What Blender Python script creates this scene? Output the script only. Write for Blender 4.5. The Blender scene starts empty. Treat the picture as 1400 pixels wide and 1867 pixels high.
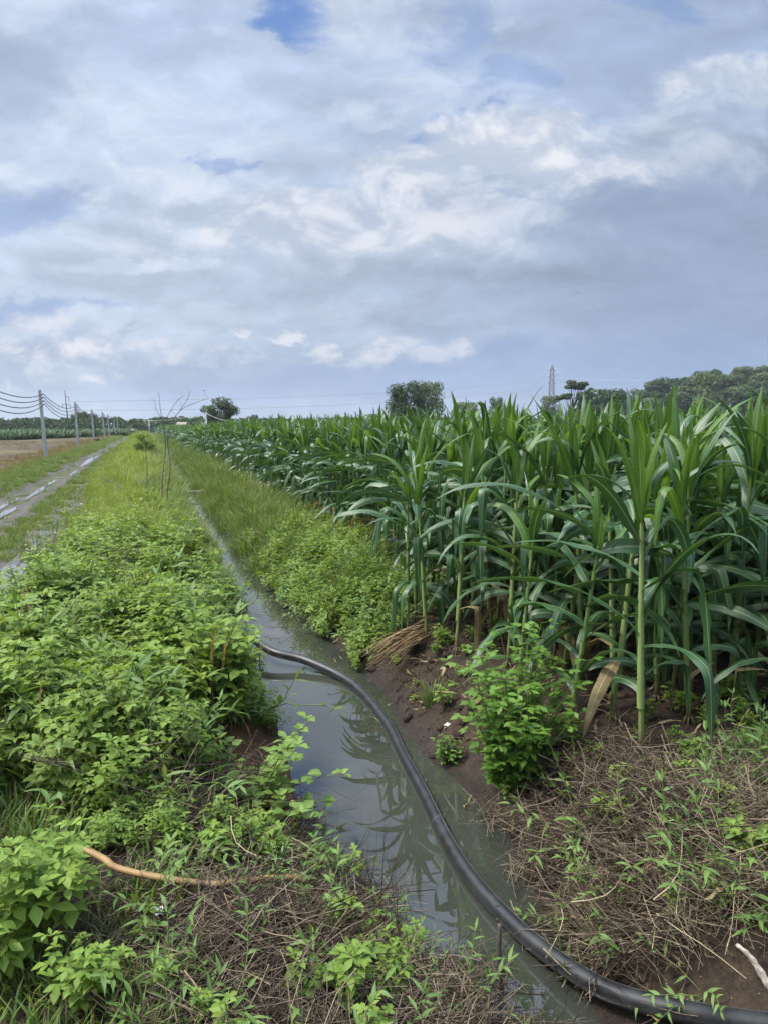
import bpy, math, random
import numpy as np

# ------------------------------------------------------------------ camera, sky, sun, exposure
C = bpy.context.scene.collection
H = 1.95                       # eye height above the corn field
YAW = math.radians(17.743)     # heading, clockwise from the ditch axis (+Y)
PITCH = math.radians(6.523)
CAM = (-1.58, -4.744)
FPX = 1360.0                   # focal length in pixels of a 1400 x 1867 frame

cam_d = bpy.data.cameras.new('camera')
cam_d.sensor_width = 36.0
cam_d.lens = FPX / 1867 * 36
cam_d.clip_start = 0.05
cam_d.clip_end = 9000
cam = bpy.data.objects.new('camera', cam_d)
C.objects.link(cam)
cam.location = (CAM[0], CAM[1], H)
cam.rotation_euler = (math.pi / 2 - PITCH, 0, -YAW)
bpy.context.scene.camera = cam

SUN_EL, SUN_AZ = math.radians(58), math.radians(-72)   # azimuth clockwise from +Y
VS = bpy.context.scene.view_settings
VS.view_transform = 'Standard'
VS.look = 'None'
VS.gamma = 1
VS.exposure = 0.0


def lin(r, g, b):
    f = lambda c: (c / 255 / 12.92) if c <= 10 else ((c / 255 + .055) / 1.055) ** 2.4
    return (f(r), f(g), f(b), 1)


class NT:
    """small expression helper over a node tree"""
    def __init__(s, tree):
        s.t = tree
        tree.nodes.clear()

    def n(s, typ, **kw):
        x = s.t.nodes.new(typ)
        for k, v in kw.items():
            setattr(x, k, v)
        return x

    def put(s, sock, v):
        if hasattr(v, 'is_output'):
            s.t.links.new(v, sock)
        elif v is not None:
            sock.default_value = v

    def m(s, op, a, b=None, c=None, clamp=False):
        x = s.n('ShaderNodeMath', operation=op, use_clamp=clamp)
        for i, v in enumerate((a, b, c)):
            if v is not None:
                s.put(x.inputs[i], v)
        return x.outputs[0]

    def v(s, op, a, b=None):
        x = s.n('ShaderNodeVectorMath', operation=op)
        s.put(x.inputs[0], a)
        if b is not None:
            s.put(x.inputs['Scale'] if op == 'SCALE' else x.inputs[1], b)
        return x.outputs['Value'] if op in ('DOT_PRODUCT', 'LENGTH') else x.outputs[0]

    def xyz(s, x, y, z=0.0):
        k = s.n('ShaderNodeCombineXYZ')
        for i, v in enumerate((x, y, z)):
            s.put(k.inputs[i], v)
        return k.outputs[0]

    def sep(s, v):
        k = s.n('ShaderNodeSeparateXYZ')
        s.put(k.inputs[0], v)
        return k.outputs

    def mix(s, f, a, b, blend='MIX'):
        k = s.n('ShaderNodeMix', data_type='RGBA', blend_type=blend)
        s.put(k.inputs[0], f)
        s.put(k.inputs[6], a)
        s.put(k.inputs[7], b)
        return k.outputs[2]

    def ramp(s, v, a, b, c=0.0, d=1.0, smooth=True):
        k = s.n('ShaderNodeMapRange', interpolation_type='SMOOTHSTEP' if smooth else 'LINEAR')
        for i, x in enumerate((v, a, b, c, d)):
            s.put(k.inputs[i], x)
        return k.outputs[0]

    def noise(s, vec, scale=5.0, detail=4.0, rough=.55, dist=0.0, color=False):
        k = s.n('ShaderNodeTexNoise')
        if vec is not None:
            s.put(k.inputs['Vector'], vec)
        s.put(k.inputs['Scale'], scale)
        s.put(k.inputs['Detail'], detail)
        s.put(k.inputs['Roughness'], rough)
        s.put(k.inputs['Distortion'], dist)
        return k.outputs[1 if color else 0]


def skyuv(px, py):
    """direction of a photo pixel as tangents (right, up) about the heading"""
    x = (px - 700) / FPX
    y = -(py - 933.5) / FPX
    c, s = math.cos(PITCH), math.sin(PITCH)
    return x / (c + y * s), (-s + y * c) / (c + y * s)


def build_world():
    w = bpy.data.worlds.new('World')
    bpy.context.scene.world = w
    w.use_nodes = True
    N = NT(w.node_tree)
    d = N.n('ShaderNodeTexCoord').outputs['Generated']
    hx, hy = math.sin(YAW), math.cos(YAW)
    fwd = N.m('MAXIMUM', N.v('DOT_PRODUCT', d, (hx, hy, 0)), .08)
    U = N.m('DIVIDE', N.v('DOT_PRODUCT', d, (hy, -hx, 0)), fwd)
    z = N.sep(d)[2]
    V = N.m('DIVIDE', z, fwd)
    zz = N.m('ADD', N.m('MAXIMUM', z, 0.0), .10)
    dx, dy, _ = N.sep(d)
    flat = N.xyz(N.m('DIVIDE', dx, zz), N.m('DIVIDE', dy, zz), 0.0)       # a cloud layer overhead
    # distorted direction coordinates, so cloud edges billow
    n1 = N.noise(N.xyz(U, N.m('MULTIPLY', V, 1.7), 3.1), 7.0, 7, .60, color=True)
    n1 = N.sep(N.v('SUBTRACT', n1, (.5, .5, .5)))
    n2 = N.noise(N.xyz(U, N.m('MULTIPLY', V, 1.6), 8.3), 24.0, 6, .62, color=True)
    n2 = N.sep(N.v('SUBTRACT', n2, (.5, .5, .5)))
    Ud = N.m('ADD', N.m('MULTIPLY_ADD', n1[0], .26, U), N.m('MULTIPLY', n2[0], .05))
    Vd = N.m('ADD', N.m('MULTIPLY_ADD', n1[1], .11, V), N.m('MULTIPLY', n2[1], .035))
    Uf = N.m('ADD', N.m('MULTIPLY_ADD', n2[0], .075, U), N.m('MULTIPLY', n1[0], .05))
    Vf = N.m('MULTIPLY_ADD', n2[1], .034, V)

    # inner = N.m('ADD', N.ramp(N.noise(N.xyz(U, N.m('MULTIPLY', V, 1.9), 5.5), 6.5, 7, .58, .3), .30, .64, .62, 1.10), N.m('MULTIPLY', n2[2], .40), clamp=True)
    # base veil: left to right, horizon to top
    a = N.ramp(U, -.55, .55)
    low = N.mix(a, lin(193, 207, 226), lin(160, 180, 208))
    mid = N.mix(a, lin(194, 208, 228), lin(160, 177, 204))
    top = N.mix(a, lin(196, 212, 237), lin(172, 191, 221))
    base = N.mix(N.ramp(V, .0, .22), low, mid)
    base = N.mix(N.ramp(V, .20, .50), base, top)
    f1 = N.noise(flat, .55, 8, .58, .6)
    f2 = N.noise(N.v('ADD', flat, (7.3, 2.1, 0)), 1.6, 7, .6, .4)
    f3 = N.noise(N.xyz(N.m('MULTIPLY', U, .8), N.m('MULTIPLY', V, 1.9), 1.7), 9.0, 8, .62, .5)
    k = N.m('ADD', N.ramp(f1, .30, .70, -.15, .15), N.m('ADD', N.ramp(f2, .3, .7, -.09, .10), N.ramp(f3, .32, .68, -.07, .08)))
    k = N.m('MULTIPLY_ADD', k, N.ramp(V, .0, .26, .15, 1.0), 1.0)
    base = N.v('SCALE', base, k)

    def dens(dv):
        return N.noise(N.xyz(N.m('MULTIPLY', U, 1.0), N.m('MULTIPLY', N.m('ADD', V, dv), 1.75), 2.2), 8.0, 10, .60, .35)
    d0 = dens(0.0)
    lit = N.m('SUBTRACT', d0, dens(.020))                 # tops of billows catch the light
    dd = N.m('SUBTRACT', d0, .5)
    base = N.v('SCALE', base, N.m('MULTIPLY_ADD', N.m('MULTIPLY', lit, N.ramp(V, .0, .12, .5, 1.0)), .55, 1.0))

    def blob(px, py, rx, up, dn, soft, fine=False):
        u0, v0 = skyuv(px, py)
        q = N.m('MULTIPLY', N.m('SUBTRACT', Uf if fine else Ud, u0), FPX / rx)
        e = N.m('SUBTRACT', Vf if fine else Vd, v0)
        r = N.m('MAXIMUM', N.m('MULTIPLY', e, FPX / up), N.m('MULTIPLY', e, -FPX / dn))
        l = N.m('SQRT', N.m('ADD', N.m('MULTIPLY', q, q), N.m('MULTIPLY', r, r)))
        return N.ramp(l, 1.0 + soft, 1.0 - soft)

    def layer(base, col, items, crisp=0.0, shade=None):
        tot = None
        for it in items:
            b = blob(*it[:6], *(it[7:] or (False,)))
            if crisp:
                b = N.ramp(N.m('MULTIPLY_ADD', dd, crisp, b), .12, .98)
            b = N.m('MULTIPLY', b, it[6])
            tot = b if tot is None else N.m('MAXIMUM', tot, b)
        if shade:
            col = N.mix(N.ramp(N.m('MULTIPLY_ADD', lit, 1.0, N.m('MULTIPLY', dd, .25)), -.10, .13), shade, col)
        return N.mix(tot, base, col)

    # grey undersides
    base = layer(base, lin(150, 169, 200), [
        (1150, 360, 300, 60, 110, .8, .50), (1330, 560, 330, 110, 140, .9, .55), (1250, 90, 260, 60, 80, .9, .40),
        (30, 130, 130, 70, 80, .6, .42), (250, 60, 220, 50, 60, .9, .35), (640, 370, 130, 25, 50, .9, .25),
        (760, 640, 300, 16, 45, .8, .30), (330, 660, 160, 16, 30, .7, .40), (100, 625, 130, 16, 26, .7, .36)], .7)
    # open sky
    sky = N.n('ShaderNodeTexSky', sky_type='NISHITA', sun_disc=False, sun_elevation=SUN_EL, sun_rotation=SUN_AZ % (2 * math.pi))
    nish = N.mix(1.0, sky.outputs[0], (.155, .13, .13, 1), 'MULTIPLY')
    nish = N.mix(.8, nish, lin(108, 150, 216))
    hole = None
    for it in [(512, 38, 92, 42, 38, .55, .95), (850, 212, 75, 20, 22, .6, .95), (770, 258, 55, 14, 16, .7, .7), (25, 385, 110, 40, 40, .8, .45),
               (400, 300, 30, 9, 9, .9, .55), (80, 558, 120, 14, 14, .8, .45), (860, 60, 60, 50, 60, .9, .35), (1000, 670, 420, 40, 60, 1., .30),
               (950, 145, 60, 25, 20, .9, .35), (640, 700, 500, 30, 40, 1., .35), (1210, 10, 60, 20, 20, .8, .4)]:
        b = N.m('MULTIPLY', N.ramp(N.m('MULTIPLY_ADD', dd, -1.2, blob(*it[:6])), .08, 1.0), it[6])
        hole = b if hole is None else N.m('MAXIMUM', hole, b)
    base = N.mix(hole, base, nish)
    # bright cloud
    base = layer(base, lin(224, 233, 248), [
        (310, 338, 150, 26, 32, .6, .95), (190, 350, 60, 14, 22, .7, .7), (300, 235, 150, 110, 70, .9, .50), (230, 482, 150, 16, 18, .7, .75),
        (60, 312, 110, 12, 12, .8, .6), (640, 205, 70, 22, 18, .7, .5), (90, 620, 180, 50, 40, .8, .42), (680, 40, 120, 60, 60, .9, .42), (30, 30, 80, 60, 40, .9, .4),
        (800, 170, 90, 40, 40, .9, .45), (560, 450, 400, 40, 40, 1., .28), (420, 580, 330, 24, 24, .9, .3)], 1.5, lin(203, 217, 239))
    base = layer(base, lin(236, 240, 248), [
        (935, 262, 180, 55, 80, .7, 1.0), (750, 300, 170, 32, 65, .8, .85), (1010, 282, 120, 30, 40, .7, .7), (640, 395, 300, 36, 60, .85, .75),
        (420, 418, 50, 22, 26, .5, .8), (860, 390, 140, 32, 36, .8, .6), (1320, 158, 110, 36, 36, .8, .75), (1290, 250, 140, 50, 60, 1., .4)], 1.4, lin(196, 207, 224))
    # small low cumulus, lit tops
    base = layer(base, lin(232, 234, 242), [
        (232, 601, 24, 13, 10, .5, .8, True), (451, 609, 26, 10, 9, .5, .85, True), (528, 617, 30, 11, 10, .5, .8, True),
        (600, 640, 34, 12, 22, .6, .8, True), (690, 632, 44, 18, 26, .8, .7, True), (745, 612, 26, 12, 20, .8, .55, True), (860, 618, 44, 20, 30, .7, .7, True), (800, 640, 40, 14, 26, .8, .5, True), (905, 608, 22, 10, 14, .8, .5, True), (640, 655, 50, 8, 14, .9, .45, True),
        (320, 655, 40, 20, 14, .6, .75, True), (380, 662, 28, 14, 14, .6, .55, True), (175, 688, 36, 10, 9, .5, .72, True), (225, 686, 24, 8, 8, .5, .7, True),
        (100, 640, 130, 22, 16, .8, .95, True), (330, 640, 120, 12, 12, .9, .6, True), (200, 660, 120, 14, 12, .9, .65, True), (150, 612, 60, 10, 10, .9, .6, True), (270, 628, 50, 9, 9, .9, .6, True), (40, 700, 70, 10, 10, .9, .6, True), (10, 632, 50, 14, 10, .8, .6, True), (20, 665, 60, 20, 22, .7, .6, True), (60, 590, 70, 16, 12, .8, .5, True), (470, 655, 60, 8, 8, .8, .4, True)], 1.6, lin(178, 192, 216))
    # sky above the frame boosted, with added sun glow, to brighten the ground
    sd = (math.sin(SUN_AZ) * math.cos(SUN_EL), math.cos(SUN_AZ) * math.cos(SUN_EL), math.sin(SUN_EL))
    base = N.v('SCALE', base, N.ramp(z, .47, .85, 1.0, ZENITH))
    base = N.v('ADD', base, N.v('SCALE', (1.0, .97, .90), N.ramp(N.v('DOT_PRODUCT', d, sd), .70, 1.0, 0.0, SUNGLOW)))
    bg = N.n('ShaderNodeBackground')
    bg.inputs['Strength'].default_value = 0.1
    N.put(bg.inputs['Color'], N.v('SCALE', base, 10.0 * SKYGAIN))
    o = N.n('ShaderNodeOutputWorld')
    N.t.links.new(bg.outputs[0], o.inputs[0])


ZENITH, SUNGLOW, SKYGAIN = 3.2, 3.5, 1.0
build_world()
sun_d = bpy.data.lights.new('sun', 'SUN')
sun_d.energy = 4.8
sun_d.angle = math.radians(9)
sun_d.color = (1.0, .95, .86)
sun = bpy.data.objects.new('sun', sun_d)
C.objects.link(sun)
sun.rotation_euler = (math.pi / 2 - SUN_EL, 0, math.pi - SUN_AZ)

# ------------------------------------------------------------------ helpers
R = np.random.default_rng(11)
rnd = random.Random(5)
hyp = math.hypot


def vnoise(x, y, seed=0):
    x = np.asarray(x, float)
    y = np.asarray(y, float)
    xi, yi = np.floor(x).astype(np.int64), np.floor(y).astype(np.int64)
    fx, fy = x - xi, y - yi
    fx, fy = fx * fx * (3 - 2 * fx), fy * fy * (3 - 2 * fy)

    def h(a, b):
        q = (a * 374761393 + b * 668265263 + seed * 1442695041) & 0xffffffff
        q = ((q ^ (q >> 13)) * 1274126177) & 0xffffffff
        return ((q ^ (q >> 16)) & 0xffff) / 65535.0
    a = h(xi, yi) * (1 - fx) + h(xi + 1, yi) * fx
    b = h(xi, yi + 1) * (1 - fx) + h(xi + 1, yi + 1) * fx
    return a * (1 - fy) + b * fy


def fbm(x, y, seed=0, octs=4):
    t, a, n = 0.0, .5, 0.0
    for i in range(octs):
        t = t + a * vnoise(np.asarray(x) * 2 ** i, np.asarray(y) * 2 ** i, seed + i)
        n += a
        a *= .5
    return t / n


def smooth(x):
    x = np.clip(x, 0, 1)
    return x * x * (3 - 2 * x)


WATER = -0.5
_tl = [-3.2, -2.1, -1.57, -1.14, -.48, 0, 3, 7, 12, 20, 30, 43, 200]
_vl = [-.2, -.33, -.40, -.61, -.72, -.66, -.55, -.42, -.40, -.36, -.15, .15, .15]
_tr = [-3.2, -2.1, -1.5, -.9, -.3, .24, 1.5, 3.1, 3.6, 6, 10, 15, 26, 37, 200]
_vr = [.0, .20, .32, .45, .42, .33, .42, .43, .36, .20, .22, .22, .42, .72, .72]


def eL(t):
    return np.interp(t, _tl, _vl) + (.05 + .22 * smooth((np.asarray(t) - 4) / 4)) * (fbm(np.asarray(t) * .9, np.asarray(t) * 0, 3, 3) - .5)


def eR(t):
    return np.interp(t, _tr, _vr) + (.10 + .25 * smooth((np.asarray(t) - 4) / 4)) * (fbm(np.asarray(t) * 1.1, np.asarray(t) * 0 + 5, 4, 3) - .5)


def ground_z(s, t):
    s = np.asarray(s, float)
    t = np.asarray(t, float)
    l, r = eL(t) - s, s - eR(t)
    zl = WATER + .50 * smooth(l / 1.0) ** .8 + .05 * smooth((l - .9) / 1.2)
    zr = WATER + .50 * smooth(r / .80) ** .75
    inside = np.minimum(-l, -r)
    zi = WATER - .30 * smooth(inside / .22)
    z = np.where(l > 0, zl, np.where(r > 0, zr, zi))
    bank = smooth(np.maximum(l, r) / .15)
    near = np.clip(1.2 - np.hypot(s, t) / 60, .0, 1)
    rough = .10 * (fbm(s * 1.3, t * 1.3, 9) - .5) + .06 * (fbm(s * 5, t * 5, 21, 3) - .5)
    onroad = smooth((s + 5.9) / .3) * smooth((-3.0 - s) / .3)
    z = z + rough * bank * near * (1 - .8 * onroad)
    z = z - onroad * .05
    # the ditch closes towards the culvert behind the photographer
    z = np.where(t < -2.9, z + (np.maximum(z, -.05) - z) * smooth((-2.9 - t) / .5), z)
    # ploughed field on the far side of the road lies a little lower
    fld = smooth((-7.0 - s) / 1.5)
    z = z + fld * (.10 * (fbm(s * .5, t * .5, 33) - .5) * np.clip(1.4 - np.hypot(s, t) / 90, 0, 1) - .04)
    # maize rows on slight ridges
    fieldm = smooth((s - 2.2) / .6) * np.clip(1.1 - np.hypot(s, t) / 40, 0, 1)
    z = z + fieldm * .03 * np.cos((s - 1.0) / .65 * 2 * np.pi)
    return z


def gz(s, t):
    return float(ground_z(s, t))


def tag(o, label=None, cat=None, group=None, kind=None):
    if label:
        o['label'] = label
    if cat:
        o['category'] = cat
    if group:
        o['group'] = group
    if kind:
        o['kind'] = kind
    return o


def empty(name, loc=(0, 0, 0), rz=0.0):
    o = bpy.data.objects.new(name, None)
    o.empty_display_size = .1
    o.location = loc
    o.rotation_euler = (0, 0, rz)
    C.objects.link(o)
    return o


def link(name, me, parent=None, loc=None):
    o = bpy.data.objects.new(name, me)
    if parent is not None:
        o.parent = parent
    if loc is not None:
        o.location = loc
    C.objects.link(o)
    return o


def unit(v):
    v = np.asarray(v, float)
    return v / max(np.linalg.norm(v), 1e-9)


class MB:
    """collects grids and tubes into one mesh; attribute lv = (across, along, random)"""
    def __init__(s):
        s.V, s.A, s.F, s.M = [], [], [], []
        s.n = 0

    def raw(s, pts, attr, faces, mat=0):
        pts = np.asarray(pts, float).reshape(-1, 3)
        s.V.append(pts)
        s.A.append(np.asarray(attr, float).reshape(-1, 3))
        s.F.extend([tuple(i + s.n for i in f) for f in faces])
        s.M.extend([mat] * len(faces))
        s.n += len(pts)

    def grid(s, pts, attr, mat=0, closed=False):
        n, m = pts.shape[:2]
        fs = []
        for i in range(n - 1):
            for j in range(m if closed else m - 1):
                k = (j + 1) % m
                fs.append((i * m + j, i * m + k, (i + 1) * m + k, (i + 1) * m + j))
        s.raw(pts, attr, fs, mat)

    def tube(s, path, rad, sides=6, mat=0, r=.5, cap=True, squash=1.0):
        path = np.asarray(path, float)
        n = len(path)
        rad = np.broadcast_to(np.asarray(rad, float), (n,))
        pts = np.zeros((n, sides, 3))
        at = np.zeros((n, sides, 3))
        up = np.array([0, 0, 1.0])
        prev = None
        for i in range(n):
            d = unit(path[min(i + 1, n - 1)] - path[max(i - 1, 0)])
            if prev is None:
                a = np.cross(d, up)
                if np.linalg.norm(a) < .05:
                    a = np.cross(d, (1, 0, 0))
            else:
                a = prev - d * np.dot(prev, d)
            a = unit(a)
            prev = a
            b = np.cross(a, d)
            for j in range(sides):
                th = 2 * math.pi * j / sides
                pts[i, j] = path[i] + rad[i] * (a * math.cos(th) + b * math.sin(th) * squash)
                at[i, j] = (j / sides, i / max(n - 1, 1), r)
        k = s.n
        s.grid(pts, at, mat, True)
        if cap:
            s.F.append(tuple(k + j for j in range(sides))[::-1])
            s.F.append(tuple(k + (n - 1) * sides + j for j in range(sides)))
            s.M += [mat, mat]

    def box(s, c, h, rz=0.0, mat=0, r=.5, taper=1.0, bevel=0.0):
        """box centred at c with half sizes h; the top scaled by taper"""
        ca, sa = math.cos(rz), math.sin(rz)
        pts = []
        for zc, k in ((-1, 1), (1, taper)):
            for sx, sy in ((-1, -1), (1, -1), (1, 1), (-1, 1)):
                x, y = sx * h[0] * k, sy * h[1] * k
                pts.append((c[0] + x * ca - y * sa, c[1] + x * sa + y * ca, c[2] + zc * h[2]))
        s.raw(pts, [(0, i // 4, r) for i in range(8)], [(3, 2, 1, 0), (4, 5, 6, 7), (0, 1, 5, 4), (1, 2, 6, 5), (2, 3, 7, 6), (3, 0, 4, 7)], mat)

    def mesh(s, name, mats, smooth_=True):
        me = bpy.data.meshes.new(name)
        V = np.concatenate(s.V)
        me.from_pydata(V.tolist(), [], s.F)
        a = me.attributes.new('lv', 'FLOAT_VECTOR', 'POINT')
        a.data.foreach_set('vector', np.concatenate(s.A).astype(np.float32).ravel())
        for m in (mats if isinstance(mats, (list, tuple)) else [mats]):
            me.materials.append(m)
        me.polygons.foreach_set('material_index', s.M)
        me.polygons.foreach_set('use_smooth', [smooth_] * len(s.F))
        me.update()
        return me


def ribbon(mb, path, side, width, mat=0, r=.5, us=(-1, 0, 1), fold=.25, wave=0.0, wn=3.0, ph=0.0, edge=None):
    """a leaf blade: centre line, side vectors, half widths; folded up along the midrib, wavy margins"""
    path = np.asarray(path, float)
    n = len(path)
    us = np.asarray(us, float)
    pts = np.zeros((n, len(us), 3))
    at = np.zeros((n, len(us), 3))
    for i in range(n):
        d = unit(path[min(i + 1, n - 1)] - path[max(i - 1, 0)])
        sd = np.asarray(side[i], float)
        sd = unit(sd - d * np.dot(sd, d))
        nm = np.cross(sd, d)
        v = i / (n - 1)
        for j, u in enumerate(us):
            w = width[i] * (1 if edge is None or abs(u) < .99 else edge[i])
            lift = abs(u) * fold * width[i] + (wave * width[i] * u * abs(u) * math.sin(wn * 2 * math.pi * v + ph + (1.3 if u > 0 else 0)) if wave else 0)
            pts[i, j] = path[i] + sd * u * w * (1 - .12 * fold) + nm * lift
            at[i, j] = (u, v, r)
    mb.grid(pts, at, mat)


def leaflet(mb, o, dirv, length, width, r, mat=0, droop=.4, fold=.25, n=5, serr=0.0, shape=(0, .35, .85, 1.0, .78, .38, .03), us=(-1, 0, 1), rg=R):
    """a small flat leaf from o along dirv"""
    d = unit(dirv)
    up = np.array([0, 0, 1.0])
    sd = np.cross(d, up)
    if np.linalg.norm(sd) < .1:
        sd = np.array([1.0, 0, 0])
    sd = unit(sd)
    sd = unit(sd + up * rg.normal(0, .22))
    p = np.array(o, float)
    path = [p.copy()]
    dd = d.copy()
    for i in range(n - 1):
        dd = unit(dd - up * droop / (n - 1))
        p = p + dd * length / (n - 1)
        path.append(p.copy())
    v = np.linspace(0, 1, n)
    w = np.interp(v, np.linspace(0, 1, len(shape)), shape) * width * .5
    w[0] = max(w[0], width * .04)
    e = None
    if serr:
        e = 1 + serr * np.where(np.arange(n) % 2 == 0, 1, -1)
    ribbon(mb, path, [sd] * n, w, mat, r, us, fold, edge=e)


# ------------------------------------------------------------------ materials
def mat_new(name):
    m = bpy.data.materials.new(name)
    m.use_nodes = True
    return m, NT(m.node_tree)


def finish(N, shader, bump=None):
    o = N.n('ShaderNodeOutputMaterial')
    N.t.links.new(shader, o.inputs[0])


def principled(N, col, rough=.6, spec=.5, normal=None, ior=None, sheen=None):
    p = N.n('ShaderNodeBsdfPrincipled')
    N.put(p.inputs['Base Color'], col)
    N.put(p.inputs['Roughness'], rough)
    N.put(p.inputs['Specular IOR Level'], spec)
    if ior:
        p.inputs['IOR'].default_value = ior
    if normal is not None:
        N.put(p.inputs['Normal'], normal)
    return p.outputs[0]


def bump(N, h, strength=.4, dist=.02):
    b = N.n('ShaderNodeBump')
    b.inputs['Strength'].default_value = strength
    b.inputs['Distance'].default_value = dist
    N.put(b.inputs['Height'], h)
    return b.outputs[0]


def leaf_mat(name, c0, c1, rib=None, trans=.3, rough=.45, spec=.4, tip=None, veins=0.0, old=None, holes=False):
    m, N = mat_new(name)
    at = N.n('ShaderNodeAttribute', attribute_name='lv').outputs['Vector']
    u, v, r = N.sep(at)
    oi = N.n('ShaderNodeObjectInfo')
    geo = N.n('ShaderNodeNewGeometry')
    pos = geo.outputs['Position']
    nz = N.noise(pos, 2.2, 3, .6)
    f = N.m('ADD', N.m('MULTIPLY', r, .55), N.m('MULTIPLY', oi.outputs['Random'], .35))
    f = N.m('ADD', f, N.ramp(nz, .3, .7, -.2, .25), clamp=True)
    col = N.mix(f, c0 + (1,), c1 + (1,))
    if tip:
        col = N.mix(N.ramp(v, .55, 1.0), col, tip + (1,))
    if veins:
        wv = N.m('SINE', N.m('MULTIPLY', u, 42.0))
        col = N.v('SCALE', col, N.m('MULTIPLY_ADD', wv, veins, 1.0))
    sp = N.noise(N.v('MULTIPLY', at, (2.0, 9.0, 40.0)), 3.0, 3, .6)
    col = N.v('SCALE', col, N.ramp(sp, .3, .7, .82, 1.16))
    if rib:
        col = N.mix(N.ramp(N.m('ABSOLUTE', u), .13, .03), col, rib + (1,))
    if old:
        # a few dried patches and edges
        q = N.m('MULTIPLY', N.ramp(N.noise(N.v('MULTIPLY', at, (1.2, 3.0, 90.0)), 2.6, 4, .65), .62, .72), N.ramp(r, .62, .8))
        col = N.mix(N.m('MULTIPLY', q, .8), col, old + (1,))
    bp = bump(N, N.m('ADD', N.m('MULTIPLY', N.m('SINE', N.m('MULTIPLY', u, 30.0)), .3), sp), .25, .004)
    p = principled(N, col, rough, spec, bp)
    t = N.n('ShaderNodeBsdfTranslucent')
    N.put(t.inputs[0], N.mix(1.0, col, (1.25, 1.15, .55, 1), 'MULTIPLY'))
    mx = N.n('ShaderNodeMixShader')
    mx.inputs[0].default_value = trans
    N.t.links.new(p, mx.inputs[1])
    N.t.links.new(t.outputs[0], mx.inputs[2])
    finish(N, mx.outputs[0])
    return m


def stem_mat(name, c0, c1, rough=.6, spec=.3, rings=0.0, grime=None):
    m, N = mat_new(name)
    at = N.n('ShaderNodeAttribute', attribute_name='lv').outputs['Vector']
    u, v, r = N.sep(at)
    oi = N.n('ShaderNodeObjectInfo')
    tc = N.n('ShaderNodeTexCoord').outputs['Object']
    nz = N.noise(N.v('MULTIPLY', tc, (30, 30, 6)), 1.0, 4, .6)
    f = N.m('ADD', N.m('MULTIPLY', r, .5), N.m('MULTIPLY', N.ramp(nz, .3, .7), .4))
    f = N.m('ADD', f, N.m('MULTIPLY', oi.outputs['Random'], .15), clamp=True)
    col = N.mix(f, c0 + (1,), c1 + (1,))
    if grime:
        col = N.mix(N.ramp(N.sep(tc)[2], .28, .02), col, grime + (1,))
    p = principled(N, col, rough, spec, bump(N, nz, .3, .005))
    finish(N, p)
    return m


def soil_nodes(N, pos, dark, light, scale=1.0):
    n1 = N.noise(pos, 1.3 * scale, 5, .6)
    n2 = N.noise(pos, 14 * scale, 5, .65)
    n3 = N.noise(pos, 70 * scale, 4, .6)
    f = N.m('ADD', N.m('MULTIPLY', n1, .4), N.m('MULTIPLY_ADD', n2, .45, N.m('MULTIPLY', n3, .3)))
    col = N.mix(N.ramp(f, .38, .78), dark + (1,), light + (1,))
    # pale crumbs and bits of straw
    cr = N.n('ShaderNodeTexVoronoi')
    N.put(cr.inputs['Vector'], pos)
    cr.inputs['Scale'].default_value = 55 * scale
    crumb = N.m('MULTIPLY', N.ramp(cr.outputs['Distance'], .16, .08), N.ramp(N.sep(cr.outputs['Color'])[0], .80, .84))
    col = N.mix(crumb, col, (.30, .24, .16, 1))
    h = N.m('ADD', N.m('MULTIPLY', n2, .6), N.m('MULTIPLY', n3, .35))
    return col, h, n1, n2


def ground_mat():
    m, N = mat_new('earth')
    pos = N.n('ShaderNodeNewGeometry').outputs['Position']
    x, y, z = N.sep(pos)
    col, h, n1, n2 = soil_nodes(N, pos, (.018, .012, .008), (.062, .042, .027))
    # orange subsoil on the left bank
    sub = N.m('MULTIPLY', N.ramp(N.m('ADD', x, N.m('MULTIPLY', n2, .5)), -.1, -.45), N.ramp(N.m('ADD', z, N.m('MULTIPLY', n2, .3)), .02, -.15))
    col = N.mix(N.m('MULTIPLY', sub, .7), col, (.16, .075, .028, 1))
    # thin green film where grass grows (verges, banks further on)
    g = N.m('MULTIPLY', N.ramp(N.noise(pos, .9, 5, .6), .35, .62), N.ramp(y, 2.0, 9.0))
    g = N.m('MULTIPLY', g, N.ramp(z, -.42, -.1))
    col = N.mix(N.m('MULTIPLY', g, .8), col, (.085, .115, .030, 1))
    # wet mud near the water line
    wet = N.ramp(N.m('ADD', z, N.m('MULTIPLY', n2, .12)), -.28, -.44)
    col = N.v('SCALE', col, N.m('SUBTRACT', 1.0, N.m('MULTIPLY', wet, .45)))
    p = principled(N, col, N.m('SUBTRACT', .95, N.m('MULTIPLY', wet, .55)), .3, bump(N, h, 1.0, .05))
    finish(N, p)
    return m


def field_mat():
    m, N = mat_new('ploughed_field')
    pos = N.n('ShaderNodeNewGeometry').outputs['Position']
    st = N.v('MULTIPLY', pos, (.35, 1.0, 1.0))
    n0 = N.noise(st, .12, 5, .6)
    n1 = N.noise(st, .55, 6, .65)
    n2 = N.noise(pos, 5, 5, .65)
    f = N.m('ADD', N.m('MULTIPLY', n0, .6), N.m('MULTIPLY_ADD', n1, .4, N.m('MULTIPLY', n2, .15)))
    dark = N.mix(n2, (.042, .031, .025, 1), (.080, .058, .043, 1))
    dry = N.mix(N.ramp(n1, .3, .7), (.088, .064, .034, 1), (.12, .102, .046, 1))
    col = N.mix(N.ramp(f, .52, .68), dark, dry)
    gr = N.ramp(N.noise(st, .3, 5, .6), .54, .68)
    col = N.mix(N.m('MULTIPLY', gr, .55), col, (.15, .155, .05, 1))
    finish(N, principled(N, col, .95, .2, bump(N, n2, .8, .06)))
    return m


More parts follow.
